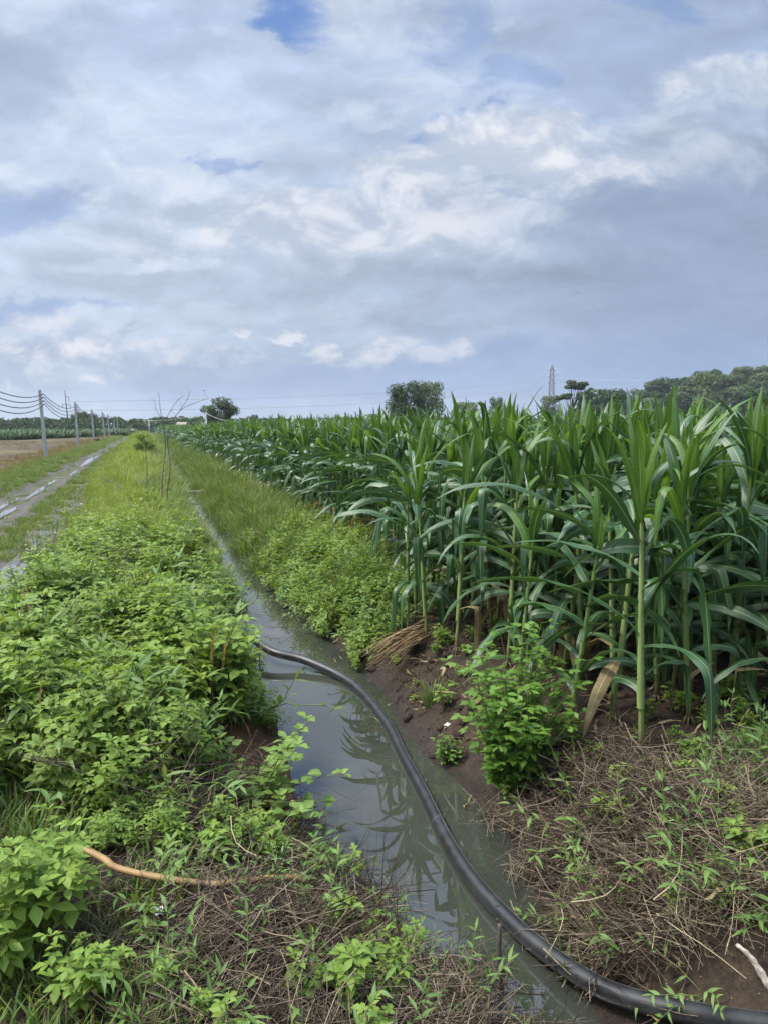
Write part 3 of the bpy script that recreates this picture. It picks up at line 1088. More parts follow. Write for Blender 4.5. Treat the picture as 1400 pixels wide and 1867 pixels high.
# grass on the right bank
s, t, g = pick(.15, 2.3, 3.2, 150, 44, 12, 1.15, .012)
keep = (s > eR(t) + .06 - .20 * smooth((t - 6) / 3)) & ((t > 7) | (fbm(s * 1.4, t * 1.2, 64) > .45)) & (s < 2.4)
spread_on('grass', 'soft green grass covering the right bank in front of the corn', s[keep], t[keep], g[keep] * clump(s[keep], t[keep], 7), K_GRASS, 6, .8, 1.35, .25)
def off_hose(s, t):
    ht = np.interp(s, [.0, .1, .2, .3, .5, .7, .9], [-1.6, -1.93, -2.16, -2.28, -2.43, -2.55, -2.62])
    return (s < .03) | (t > ht + .12) | (t < ht - .42)


# foreground: grass lower left, dead straw, small weeds
s, t, g = pick(-3.6, -1.35, -3.0, 2.0, 95, 30)
hy_ = np.interp(s, [-2.0, -1.83, -1.44, -1.01, -.9], [-1.05, -1.17, -1.47, -1.56, -1.6])
keep = (fbm(s * 1.6, t * 1.6, 83) > .28) & ~((s > -1.75) & (t > -1.0)) & (R.uniform(0, 1, len(s)) < np.interp(s, [-2.0, -1.5], [1, .12])) & ((t > hy_ + .1) | (t < hy_ - .22) | (s < -2))
spread_on('grass', 'fine green grass under the weeds in the near corner', s[keep], t[keep], g[keep], K_SHORT, 5, .9, 1.7)
s, t, g = pick(-1.75, .0, -3.0, -.2, 80, 30)
hd = np.interp(s, [-2.0, -1.83, -1.44, -1.01, -.9], [-1.05, -1.17, -1.47, -1.56, -1.6])
keep = (s < eL(t) + .06) & ((t < -1.05) | (R.uniform(0, 1, len(s)) < .35)) & ((t > hd + .16) | (t < hd - .27) | (s < -1.95))
spread_on('straw', 'tangled dead grey-brown straw on the near slope by the yellow hose', s[keep], t[keep], g[keep], K_STRAW, 6, .6, 1.05, .2)
s, t, g = pick(.1, 2.2, -3.1, -.7, 75, 30)
keep = (s > eR(t) + .06) & off_hose(s, t) & (fbm(s * 1.7, t * 1.7, 87) > .44) & ~((s > .95) & (t > -1.35)) & ~((s > 1.3) & (t > -1.7))
spread_on('straw', 'matted heap of dead brown straw on the right bank beside the hose', s[keep], t[keep], g[keep], K_STRAW, 6, .65, 1.15, .25)
s, t, g = pick(.2, 1.25, -2.2, -.5, 60, 30)
hx_ = (s - eR(t))
keep = (hx_ > .02) & (hx_ < .75) & (t > -2.1 + .3 * s) & (t < -.75) & off_hose(s, t) & (fbm(s * 2, t * 2, 88) > .3)
spread_on('roots', 'dark tangle of dead roots and stems heaped on the bank edge by the hose', s[keep], t[keep], g[keep], K_ROOT, 4, .6, 1.0, .3)
s, t, g = pick(.35, 1.9, -2.8, -1.55, 34, 30)
keep = (t > np.interp(s, [.3, .5, .7, .9], [-2.22, -2.37, -2.49, -2.56])) & (fbm(s * 1.9, t * 1.9, 106) > .22)
spread_on('straw', 'pale bleached straw lying over the right bank near the bleached branch', s[keep], t[keep], g[keep], K_PALE, 4, .6, 1.05, .25)
s, t, g = pick(-1.7, .0, -3.0, -1.6, 9, 30)
keep = s < eL(t)
spread_on('straw', 'pale straw stems over the dark litter of the near slope', s[keep], t[keep], g[keep], K_PALE, 4, .5, .9, .2)
s, t, g = pick(.2, 4.2, -3.0, 3.5, 7, 30)
keep = s > eR(t) + .1
spread_on('dead_leaves', 'dry curled corn leaves strewn on the soil', s[keep], t[keep], g[keep], K_DEAD, 5, .6, 1.1, .1)
s, t, g = pick(-.8, .5, -2.6, 5, 7, 30)
keep = (s > eL(t) + .04) & (s < eR(t) - .04) & (np.minimum(s - eL(t), eR(t) - s) < .05 + .22 * R.uniform(0, 1, len(s)) ** 2)
spread_on('floating_bits', 'dead leaf scraps and straw floating along the edges of the ditch water', s[keep], t[keep], g[keep], K_DEAD, 5, .25, .6, .02, 0, np.full(keep.sum(), WATER - .004))
s, t, g = pick(.4, 4.2, -2.2, 4, 16, 30)
keep = (s > eR(t) + .18)
spread_on('straw', 'thin scatter of dry corn litter on the soil under the plants', s[keep], t[keep], g[keep], K_STRAW, 6, .35, .6, .1, .02)
clods = []
for i in range(5):
    rg = np.random.default_rng(600 + i)
    mb = MB()
    th, ph = np.linspace(0, math.pi, 6), np.linspace(0, 2 * math.pi, 9)[:-1]
    G_ = np.array([[(math.sin(a) * math.cos(b), math.sin(a) * math.sin(b), .7 * math.cos(a)) for b in ph] for a in th])
    G_ = G_ * (1 + rg.normal(0, .16, (6, 8, 1))) * .018
    G_[0], G_[-1] = G_[0].mean(0), G_[-1].mean(0)
    mb.grid(G_, np.zeros(G_.shape), 0, True)
    clods.append(mb.mesh('clod', M['earth']))
K_CLOD = proto_collection('clod_kinds', clods)
s, t, g = pick(.2, 4.2, -2.6, 3.0, 130, 30)
keep = (s > eR(t) + .03) & (fbm(s * 2, t * 2, 93) > .35)
spread_on('soil_crumbs', 'dark crumbly clods of earth on the bare right bank and under the corn', s[keep], t[keep], (.4 + R.gamma(1.2, .75, keep.sum())), K_CLOD, 5, .7, 1.2, .5, .002)
s, t, g = pick(.5, 4.2, -2.4, 2.0, 9, 30)
keep = (s > eR(t) + .15)
spread_on('seedlings', 'tiny bright green seedlings sprouting from the bare soil under the corn', s[keep], t[keep], g[keep], K_SEED, 5, .6, 1.6)
s, t, g = pick(-1.7, -.1, -2.9, -1.0, 13, 30)
keep = (s < eL(t) - .02)
spread_on('weeds', 'small narrow-leaved weeds growing through the dead straw', s[keep], t[keep], g[keep], K_LANCE, 5, .5, .95, .2)
s, t, g = pick(.3, 2.2, -3.0, -1.2, 17, 30)
keep = (s > eR(t) + .1) & (fbm(s * 1.6, t * 1.6, 99) > .40) & (off_hose(s, t) | (R.uniform(0, 1, len(s)) < .25))
spread_on('weeds', 'light green narrow-leaved creepers over the straw heap on the right bank', s[keep], t[keep], g[keep], K_LANCE, 5, .6, 1.1, .25)
s, t, g = pick(-1.9, -.3, -2.9, -1.1, 9, 30)
keep = (s < eL(t) - .02)
spread_on('seedlings', 'tiny leafy seedlings in the dead straw of the near slope', s[keep], t[keep], g[keep], K_SEED, 5, .9, 1.9)

# ------------------------------------------------------------------ corn
def corn_meshes(seed, h=2.05, segs=14, us=(-1, -.5, 0, .5, 1), leaves=14, lod=False, lo=.21, thick=1.0):
    rg = np.random.default_rng(seed)
    st, fo = MB(), MB()
    lean = rg.normal(0, .03, 2)
    hs = h * .78
    nodes = 10
    path, rad = [], []
    for k in range(nodes + 1):
        v = k / nodes
        z = hs * v - (.05 if k == 0 else 0)
        x, y = lean * z + rg.normal(0, .004, 2)
        if k and not lod:
            path.append((x, y, z - .012)); rad.append(.0155 * thick * (1 - .60 * v))
        path.append((x, y, z)); rad.append(.0180 * thick * (1 - .60 * v))
    st.tube(path, rad, 5 if lod else 8, 0, rg.uniform())
    if not lod:      # prop roots
        for k in range(6):
            a = k * 1.05 + rg.uniform(-.2, .2)
            st.tube([(0, 0, .07), (.035 * math.cos(a), .035 * math.sin(a), .035), (.055 * math.cos(a), .055 * math.sin(a), -.03)], [.005, .0045, .004], 4, 0, .2)
    plane = rg.uniform(0, math.pi)

    def blade(p, az, e0, L, W, droop, pw, kink, mat, twist, wave, r):
        pth, sds, ws = [], [], []
        p = np.array(p, float)
        tw0 = rg.normal(0, .15)
        turn = rg.normal(0, .6)
        for i in range(segs + 1):
            v = i / segs
            e = e0 - (e0 + droop) * v ** pw
            if kink and v > kink:
                e -= 1.5 * min(1, (v - kink) / .08)
            e = max(e, -1.5)
            a = az + turn * v
            d = np.array([math.cos(a) * math.cos(e), math.sin(a) * math.cos(e), math.sin(e)])
            if i:
                p = p + d * L / segs
            pth.append(p.copy())
            tw = tw0 + twist * v
            sd = np.array([-math.sin(a), math.cos(a), 0])
            nm = np.cross(sd, d)
            sds.append(sd * math.cos(tw) + nm * math.sin(tw))
            ws.append(.5 * W * np.interp(v, [0, .06, .16, .4, .62, .82, .94, 1], [.50, .55, .80, 1, .88, .54, .22, .02]))
        ribbon(fo, pth, sds, ws, mat, r, us, rg.uniform(.15, .40), wave, rg.uniform(2, 4), rg.uniform(0, 6))

    for k in range(leaves):
        v = k / (leaves - 1)
        z = hs * (lo + (.96 - lo) * v)
        az = plane + (k % 2) * math.pi + rg.normal(0, .75)
        x, y = lean * z
        L = rg.uniform(.56, .78) * (.80 + .65 * math.sin(math.pi * min(1, .18 + .70 * v))) * h / 2.05
        W = rg.uniform(.066, .104) * (.8 + .3 * math.sin(math.pi * (.2 + .6 * v)))
        if v > .8:        # upper leaves, nearly upright
            blade((x, y, z), az, rg.uniform(1.0, 1.42), L * rg.uniform(.85, 1.05), W * .85, rg.uniform(-.8, .9), rg.uniform(1.2, 2.4), rg.uniform(.5, .8) if rg.uniform() < .15 else 0, 1 if rg.uniform() < .45 else 0, rg.normal(0, .5), .10, rg.uniform())
        elif v > .3:
            blade((x, y, z), az, rg.uniform(.45, 1.20), L * 1.08, W, rg.uniform(.1, 1.3), rg.uniform(.8, 1.8), rg.uniform(.3, .8) if rg.uniform() < .42 else 0, 0, rg.normal(0, 1.3), .24, rg.uniform())
        else:
            blade((x, y, z), az, rg.uniform(.6, 1.0), L * .95, W * .9, rg.uniform(.9, 1.4), rg.uniform(.6, 1.0), rg.uniform(.25, .6) if rg.uniform() < .5 else 0, 2 if (k == 0 and rg.uniform() < .6) else 0, rg.normal(0, 1.1), .24, rg.uniform())
        if not lod:       # sheath wrapped round the stalk
            st.tube([(x - .0, y, z - hs * .07), (x, y, z)], [.0180 * thick * (1 - .6 * v) + .002, .0190 * thick * (1 - .6 * v) + .0035], 8, 0, rg.uniform(.5, 1), False)
    # rolled young leaves in the whorl
    x, y = lean * hs
    for k in range(3):
        blade((x, y, hs * .93), plane + k * 2.1 + rg.normal(0, .3), 1.50, rg.uniform(.38, .72) * h / 2.05, .066, rg.uniform(-1.45, -1.0), 2.0, 0, 1, rg.normal(0, .3), .05, rg.uniform())
    return st, fo


CORN = []
for i in range(12):
    a, b = corn_meshes(400 + i, 1.98)
    CORN.append((a.mesh('stalk', M['stalk']), b.mesh('foliage', [M['corn'], M['corn_young'], M['corn_dry']])))
SHORT = []
for i in range(3):
    a, b = corn_meshes(450 + i, 1.55, leaves=9)
    SHORT.append((a.mesh('stalk', M['stalk']), b.mesh('foliage', [M['corn_young' if i == 0 else 'corn'], M['corn_young'], M['corn_dry']])))
FRONT = []
for i in range(4):
    a, b = corn_meshes(440 + i, 1.88, leaves=13, lo=.27, thick=1.06)
    FRONT.append((a.mesh('stalk', M['stalk_pale']), b.mesh('foliage', [M['corn'], M['corn_young'], M['corn_dry']])))
far_m = []
for i in range(8):
    a, b = corn_meshes(470 + i, 1.98, 7, (-1, 0, 1), 12, True)
    b.M = [m + 1 for m in b.M]
    off = b.n
    n0 = a.n
    a.V += b.V
    a.A += b.A
    a.F += [tuple(q + n0 for q in f) for f in b.F]
    a.M += b.M
    far_m.append(a.mesh('corn', [M['stalk'], M['corn'], M['corn_young'], M['corn_dry']]))
mid_m = []
for i in range(8):
    a, b = corn_meshes(490 + i, 1.98, 10, (-1, 0, 1), 14, True)
    b.M = [m + 1 for m in b.M]
    n0 = a.n
    a.V += b.V
    a.A += b.A
    a.F += [tuple(q + n0 for q in f) for f in b.F]
    a.M += b.M
    mid_m.append(a.mesh('corn', [M['stalk'], M['corn'], M['corn_young'], M['corn_dry']]))
K_CORN = proto_collection('corn_kinds', far_m + mid_m)

# plant positions: rows parallel to the ditch
front_plants = [  # s, t, kind, label
    (1.16, -1.17, 'front', 'corn plant standing foremost on bare soil with a thick pale green stalk'),
    (1.06, -.55, 'short', 'short yellow-green corn plant beside the leafy bush on the right bank'),
    (1.38, -.58, 'front', 'tall corn plant just behind the foremost one, its lower stalk bare'),
    (1.00, 1.20, 'front', 'corn plant on the bank edge behind the green grass tuft'),
    (.93, 1.75, 'front', 'corn plant at the bank edge beside the bundle of dry stalks'),
    (.88, 2.15, 'front', 'corn plant at the outer corner of the near block, leaves reaching over the weeds'),
    (1.20, .62, 'front', 'corn plant on the bank edge directly behind the leafy bush'),
    (1.02, .10, 'short', 'low young corn plant half hidden behind the leafy bush'),
    (1.82, -.80, 'tall', 'corn plant right of the foremost one with long leaves hanging to the soil'),
    (2.32, -1.10, 'tall', 'corn plant at the picture edge whose long leaves arch low over the soil'),
    (1.62, -.25, 'front', 'tall corn plant close behind the foremost two, pale bent leaves'),
    (2.05, -.35, 'tall', 'corn plant in the second line at the front edge of the field'),
]
pts = []
rgc = np.random.default_rng(77)
row = 0
while 1.0 + .66 * row < 150:
    s0 = 1.0 + .66 * row
    d0 = max(s0 * .9, 6)
    tstart = 2.4 if row == 0 else (-.30 if row == 1 else (-.55 - .2 * rgc.uniform()) if row > 1 else 0)
    tend = (2.5 if row == 0 else 4.8 if row == 1 else 190)
    t = tstart
    while t < tend:
        dist = math.hypot(s0 - CAM[0], t - CAM[1])
        step = .21 if dist < 22 else .34 if dist < 45 else .7
        if not (dist > 45 and row % 2):
            pts.append((s0 + rgc.normal(0, .08) - (.28 * min(1, max(0, (t - 4.5) / 3))), t + rgc.normal(0, .06), row, dist))
        t += step
    row += 1
P_ = np.array(pts)
vis, f_ = in_view(P_[:, 0], P_[:, 1], .12)
P_ = P_[vis]
# rows 0 and 1 stop where the weedy gap begins; irregular losses on the outer rows
lost = (rgc.uniform(0, 1, len(P_)) < .06)
P_ = P_[~lost]
depth_rows = np.where(P_[:, 1] < 5, np.minimum(P_[:, 2], (P_[:, 1] + .6) / .3), np.maximum(P_[:, 2] - 2, 0))
score = P_[:, 3] * (1 + .16 * np.maximum(depth_rows, 0))
order = np.argsort(score)
N_IND = 285
ind, rest = P_[order[:N_IND]], P_[order[N_IND:]]


def corn_plant(s, t, kind, label, group, k, sc, rz):
    st, fo = {'tall': CORN, 'short': SHORT, 'front': FRONT}[kind][k % {'tall': 12, 'short': 3, 'front': 4}[kind]]
    r = empty('corn_plant', (s, t, gz(s, t)), rz)
    r.scale = (sc, sc, sc)
    r.rotation_euler = (rgc.normal(0, .055), rgc.normal(0, .055), rz)
    link('stalk', st, r)
    link('foliage', fo, r)
    return tag(r, label, 'corn', group)


for k, (s, t, kind, lab) in enumerate(front_plants):
    corn_plant(s, t, kind, lab, 'corn plants in the field', k, 1.0 + rgc.normal(0, .03), rgc.uniform(0, 6.28))
for k, (s, t, rw, dist) in enumerate(ind):
    if t > 6 and rw <= 4:
        lab = 'dark green corn plant in the wall of corn along the grassy ditch bank'
    elif t > 6:
        lab = 'corn plant showing only its upper leaves beyond the near block of corn'
    else:
        lab = 'tall leafy corn plant inside the dense near block behind the front row'
    corn_plant(s, t, 'tall', lab, 'corn plants in the field', int(rgc.integers(0, 12)), rgc.uniform(.97, 1.13), rgc.uniform(0, 6.28))
n = len(rest)
far = rest[:, 3] > 26
z = ground_z(rest[:, 0], rest[:, 1]) * (rest[:, 3] < 60)
sc = rgc.uniform(.98, 1.15, n)
scatter('corn', 'corn crop filling the field back to the trees', np.stack([rest[:, 0], rest[:, 1], z], 1),
        np.stack([rgc.normal(0, .03, n), rgc.normal(0, .03, n), rgc.uniform(0, 6.28, n)], 1),
        np.stack([sc * np.where(rest[:, 3] > 45, 1.5, 1.0), sc * np.where(rest[:, 3] > 45, 1.5, 1.0), sc], 1),
        np.where(far, rgc.integers(0, 8, n), rgc.integers(8, 16, n)), K_CORN)
print('corn', len(ind), n)


# ------------------------------------------------------------------ things
def at(px, py, z):
    """the point at height z that the photo shows at a pixel of its 1400 x 1867 frame"""
    x, y = (px - 700) / FPX, -(py - 933.5) / FPX
    c, sn = math.cos(PITCH), math.sin(PITCH)
    r, f, u = x, c + y * sn, -sn + y * c
    k = (z - H) / u
    r, f = r * k, f * k
    return (CAM[0] + r * math.cos(YAW) + f * math.sin(YAW), CAM[1] - r * math.sin(YAW) + f * math.cos(YAW), z)


def far_at(px, f):
    """the ground point under a pixel column at a distance f ahead"""
    r = (px - 700) / FPX * f * (math.cos(PITCH) + 0)
    return (CAM[0] + r * math.cos(YAW) + f * math.sin(YAW), CAM[1] - r * math.sin(YAW) + f * math.cos(YAW))


def high(py, f):
    """height of a point seen at row py at distance f"""
    y = -(py - 933.5) / FPX
    return H + f * (-math.sin(PITCH) + y * math.cos(PITCH)) / (math.cos(PITCH) + y * math.sin(PITCH))


def spline(pts, n=8):
    p = [np.array(q, float) for q in pts]
    p = [2 * p[0] - p[1]] + p + [2 * p[-1] - p[-2]]
    out = []
    for i in range(1, len(p) - 2):
        for k in range(n):
            u = k / n
            a, b, c, d = p[i - 1], p[i], p[i + 1], p[i + 2]
            out.append(.5 * (2 * b + (c - a) * u + (2 * a - 5 * b + 4 * c - d) * u * u + (3 * b - a - 3 * c + d) * u ** 3))
    out.append(p[-2])
    return np.array(out)


def tube_mesh(name, path, rad, sides, mat, squash=1.0):
    mb = MB()
    mb.tube(path, rad, sides, 0, .5, True, squash)
    return mb.mesh(name, mat)


# --- black water hose, half afloat
def hose_mat():
    m, N = mat_new('black_hose')
    at_ = N.n('ShaderNodeAttribute', attribute_name='lv').outputs['Vector']
    u, v, r = N.sep(at_)
    pos = N.n('ShaderNodeNewGeometry').outputs['Position']
    n = N.noise(pos, 9, 5, .65)
    col = N.mix(N.ramp(n, .35, .7), (.010, .011, .012, 1), (.020, .021, .023, 1))
    dust = N.m('MULTIPLY', N.ramp(N.noise(pos, 11, 6, .75), .50, .72), .45)
    col = N.mix(N.m('MULTIPLY', dust, .45), col, (.075, .068, .058, 1))
    scr = N.ramp(N.m('ABSOLUTE', N.m('SUBTRACT', N.m('ADD', u, N.ramp(N.noise(pos, 3, 2), .3, .7, -.012, .012)), .30)), .012, .004)
    col = N.mix(N.m('MULTIPLY', scr, .65), col, (.26, .25, .24, 1))
    finish(N, principled(N, col, N.ramp(n, .3, .7, .36, .50), .45, bump(N, N.noise(pos, 60, 3, .6), .1, .003)))
    return m


M['hose'] = hose_mat()
hp = [(-.95, 3.55, -.20), (-.62, 3.32, -.28)] + [at(*q) for q in [(495, 1187, -.36), (560, 1205, -.41), (640, 1245, -.475), (700, 1310, -.49), (740, 1385, -.49), (775, 1450, -.485), (820, 1540, -.475), (870, 1615, -.47),
      (940, 1690, -.46), (1000, 1740, -.44), (1080, 1793, -.41)]]
for px, py in [(1150, 1822), (1260, 1848), (1380, 1868), (1560, 1890)]:
    q = at(px, py, -.3)
    for _ in range(6):
        q = at(px, py, max(gz(q[0], q[1]) + .075, -.43))
    hp.append(q)
r = empty('hose', at(740, 1385, -.5))
base = np.array(r.location)
hs_ = spline(hp, 7) - base
o = link('tube', tube_mesh('tube', hs_, .043, 16, M['hose']), r)
kk = int(len(hs_) * .47)
d = unit(hs_[kk + 1] - hs_[kk])
mb = MB()
mb.tube([hs_[kk] - d * .012, hs_[kk] - d * .004, hs_[kk] + d * .004, hs_[kk] + d * .012], [.044, .0465, .0465, .044], 16, 0)
link('wire_tie', mb.mesh('wire_tie', M['cable']), r)
tag(r, 'thick black plastic water hose snaking half submerged along the ditch', 'hose')

# --- yellow hose on the near slope
M['yellow'] = plain_mat('faded_yellow_rubber', (.17, .095, .040), (.27, .17, .070), .6, .35, 9, (1, 1, 1))
YPX = [(150, 1545), (190, 1566), (208, 1580), (250, 1592), (330, 1606), (390, 1612), (440, 1608), (485, 1602), (530, 1600), (560, 1606)]
yp = []
for px, py in YPX:
    q = at(px, py, -.03)
    for _ in range(4):
        q = at(px, py, gz(q[0], q[1]) + .075)
    yp.append(q)
yz = np.array([q[2] for q in yp])
yz = np.convolve(np.pad(yz, 3, 'edge'), np.ones(7) / 7, 'valid') + .045
yp = [at(px, py, z) for (px, py), z in zip(YPX, yz)]
r = empty('hose', yp[4])
link('tube', tube_mesh('tube', spline(yp, 5) - np.array(yp[4]), .0155, 12, M['yellow'], .8), r)
q = yp[5]
mb = MB()
c0 = np.array(q) - np.array(yp[4])
d = unit(np.array(yp[6]) - np.array(yp[4]))
for k in range(2):
    c = c0 + d * (k * .03 - .05)
    mb.tube([c - d * .004, c + d * .004], [.0168, .0168], 12, 0, .5, True, .82)
link('strap', mb.mesh('strap', M['cable']), r)
tag(r, 'short faded yellow hose lying in the dead straw at the edge of the weeds', 'hose')

# --- plank across the ditch
def box_thing(name, loc, half, rz, mat, label, cat, tilt=0.0, group=None):
    mb = MB()
    mb.box((0, 0, 0), half, 0)
    me = mb.mesh(name, mat, False)
    o = link(name, me, None, loc)
    o.rotation_euler = (0, tilt, rz)
    b = o.modifiers.new('bevel', 'BEVEL')
    b.width = min(half) * .3
    b.segments = 2
    return tag(o, label, cat, group)


q = at(364, 896, -.28)
box_thing('plank', q, (.62, .10, .022), .12, M['wood'], 'grey wooden plank laid across the narrow ditch', 'plank', .02)

# --- stakes and sticks
def stick(name, pts, r0, r1, mat, label, cat, sides=8, knots=0):
    p = spline(pts, 6)
    n = len(p)
    rad = np.linspace(r0, r1, n) * (1 + .16 * np.sin(np.arange(n) * 2.1) * (knots > 0))
    o = link(name, tube_mesh(name, p - p[0], rad, sides, mat), None, p[0])
    return tag(o, label, cat)


q = at(912, 1822, -.52)
stick('stake', [(q[0], q[1], -.72), (q[0] + .004, q[1], -.5), (q[0] - .006, q[1] + .01, -.35), (q[0] + .004, q[1] + .03, -.19)], .013, .010, M['bark'], 'weathered wooden stake standing upright in the water beside the black hose', 'stake', 8, 1)
M['pale_wood'] = plain_mat('bleached_wood', (.13, .105, .08), (.40, .36, .30), .9, .15, 30, (1, 1, 1), bumpk=1.0)
a = at(1342, 1722, -.02)
b = at(1420, 1822, -.12)
stick('driftwood', [a, ((a[0] * .65 + b[0] * .35), (a[1] * .65 + b[1] * .35), -.035), ((a[0] * .3 + b[0] * .7), (a[1] * .3 + b[1] * .7), -.085), b], .007, .019, M['pale_wood'], 'bleached broken branch lying on the straw at the frame edge', 'branch', 9, 1)

# --- bundle of dry corn stalks on the right bank
mb = MB()
c = np.array(at(735, 1172, -.08))
rg = np.random.default_rng(9)
a1 = np.array(at(680, 1215, -.25)) - c
a2 = np.array(at(790, 1148, -.02)) - c
for k in range(44):
    o_ = rg.normal(0, 1, 3) * (.07, .07, .035) + (0, 0, .03)
    L_ = rg.uniform(.45, 1.05)
    m_ = rg.normal(0, .12)
    p0, p1 = a1 * L_ * rg.uniform(.7, 1.1) + o_ * 1.4, a2 * L_ + o_
    mid_ = (p0 + p1) / 2 + (0, 0, rg.uniform(.0, .06)) + rg.normal(0, .02, 3)
    mb.tube(spline([p0, mid_, p1], 4), np.linspace(.003, .009, 9) * rg.uniform(.5, 1.2), 5, 0, rg.uniform())
M['drystalk'] = stem_mat('dry_stalk', (.13, .085, .045), (.32, .23, .13), .85, .15)
tag(link('stalk_bundle', mb.mesh('stalk_bundle', M['drystalk']), None, c), 'bundle of dry tan corn stalks heaped at the feet of the corn', 'straw')

# --- leafy bush on the right bank
def bush_meshes(seed, h, w, size, n):
    rg = np.random.default_rng(seed)
    st, fo = MB(), MB()
    for i in range(n):
        a = rg.uniform(0, 6.28)
        lean = rg.uniform(.02, .62)
        p = np.array([math.cos(a) * .03, math.sin(a) * .03, -.03])
        path = [p.copy()]
        hh = h * rg.uniform(.5, 1.08) * (1 - .25 * lean)
        nn = 7
        e = math.pi / 2 - lean * .55
        az = rg.uniform(0, 6.28)
        for k in range(nn):
            e -= lean * rg.uniform(.0, .13)
            d = unit((math.cos(a) * math.cos(e), math.sin(a) * math.cos(e), math.sin(e)) + rg.normal(0, .06, 3))
            p = p + d * hh / nn
            path.append(p.copy())
            if k < 1:
                continue
            az += 1.57 + rg.normal(0, .3)
            for sg in (0, math.pi):
                b = az + sg + rg.normal(0, .25)
                el = rg.uniform(.05, .6)
                dv = np.array([math.cos(b) * math.cos(el), math.sin(b) * math.cos(el), math.sin(el)])
                q = p + dv * size * rg.uniform(.5, 1.1)
                st.tube([p, q], [.0018, .0012], 3, 0, .5, False)
                rr = rg.uniform()
                for c_ in (-1, 0, 1):
                    b2 = b + c_ * rg.uniform(.9, 1.25)
                    dv2 = (math.cos(b2), math.sin(b2), rg.uniform(-.35, .35))
                    leaflet(fo, q, dv2, size * (1.1 if c_ == 0 else .85), size * (.62 if c_ == 0 else .52), rr, droop=rg.uniform(-.15, .4), fold=.06, n=6, rg=rg)
        st.tube(path, np.linspace(.006, .002, len(path)), 5, 0, rg.uniform(), False)
    return st, fo


def leafy(name, loc, seed, h, w, size, n, mat, label, cat, rz=0.0):
    st, fo = bush_meshes(seed, h, w, size, n)
    r = empty(name, loc, rz)
    link('stems', st.mesh('stems', M['stem']), r).name = 'stem'
    link('foliage', fo.mesh('foliage', mat), r)
    return tag(r, label, cat)


q = at(935, 1400, -.10)
for _ in range(6):
    q = at(935, 1400, gz(q[0], q[1]))
leafy('bush', (q[0], q[1], gz(q[0], q[1])), 31, 1.16, .4, .066, 74, M['bush'], 'fresh green leafy bush on the muddy right bank before the corn', 'bush')
q = at(820, 1360, -.35)
leafy('creeping_plant', (q[0], q[1], gz(q[0], q[1])), 33, .20, .2, .036, 7, M['bush'], 'small creeping plant on the mud between the hose and the leafy bush', 'plant')


# --- plant with big toothed leaves hanging over the water
def toothed(seed, h, n, size):
    rg = np.random.default_rng(seed)
    st, fo = MB(), MB()
    for i in range(n):
        a = rg.uniform(-2.6, 2.2)
        p = np.array([rg.normal(0, .06), rg.normal(0, .06), -.03])
        path = [p.copy()]
        e = rg.uniform(.55, 1.35)
        hh = h * rg.uniform(.7, 1.1)
        az = rg.uniform(0, 6)
        for k in range(6):
            e -= rg.uniform(.02, .16)
            d = np.array([math.cos(a) * math.cos(e), math.sin(a) * math.cos(e), math.sin(e)])
            p = p + d * hh / 6
            path.append(p.copy())
            if k < 1:
                continue
            az += 1.57
            for sg in (0, math.pi):
                b = az + sg + rg.normal(0, .3)
                sz = size * rg.uniform(.7, 1.15) * (1.1 - .08 * k)
                dv = np.array([math.cos(b), math.sin(b), .35])
                q = p + dv * sz * .35
                st.tube([p, q], [.002, .0014], 3, 0, .5, False)
                leaflet(fo, q, dv, sz, sz * .74, rg.uniform(), droop=rg.uniform(.2, .8), n=11, serr=.10, us=(-1, -.5, 0, .5, 1), fold=.18, shape=(.1, .8, 1, .9, .66, .36, .03), rg=rg)
        for c_ in range(3):
            b = az + c_ * 2.1
            leaflet(fo, p, (math.cos(b), math.sin(b), .7), size * .5, size * .34, rg.uniform(.7, 1), droop=.3, n=7, serr=.1, shape=(.1, .8, 1, .9, .66, .36, .03), rg=rg)
        st.tube(path, np.linspace(.0045, .002, len(path)), 5, 0, rg.uniform(), False)
    return st, fo


def toothed_plant(loc, seed, h, n, size, label, rz):
    st, fo = toothed(seed, h, n, size)
    r = empty('broadleaf_plant', loc, rz)
    link('stem', st.mesh('stem', M['stem']), r)
    link('foliage', fo.mesh('foliage', M['broad']), r)
    tag(r, label, 'plant')


q = at(462, 1478, -.2)
for _ in range(6):
    q = at(462, 1478, gz(q[0], q[1]))
toothed_plant(q, 51, .64, 24, .10, 'plant with large pale toothed leaves leaning over the ditch water', .0)

bm = []
for i in range(4):
    a_, b_ = toothed(800 + i, .40, 4, .085)
    b_.M = [1] * len(b_.M)
    n0 = a_.n
    a_.V += b_.V
    a_.A += b_.A
    a_.F += [tuple(q_ + n0 for q_ in f) for f in b_.F]
    a_.M += b_.M
    bm.append(a_.mesh('broad_weed', [M['stem'], M['broad']]))
K_BROAD = proto_collection('broad_weed_kinds', bm)
s, t, g = pick(-3.1, -.6, -1.2, 5, 3.2, 30)
keep = (s < eL(t) - .15) & (t > -.9)
wx, wy = seen_at(s, t, ground_z(s, t))
keep &= ~((wx > 335) & (wx < 620) & (wy > 1335) & (wy < 1545))
spread_on('weeds', 'broad toothed weeds scattered through the thicket on the left bank', s[keep], t[keep], g[keep], K_BROAD, 4, .9, 1.35, .15)
s, t, g = pick(-3.1, -.5, -1.2, 6, 2.2, 30)
keep = (s < eL(t) - .1)
spread_on('straw', 'dead stems caught in the weeds of the left bank', s[keep], t[keep], g[keep], K_STRAW, 6, .5, .9, .9, 0, ground_z(s[keep], t[keep]) + .28)

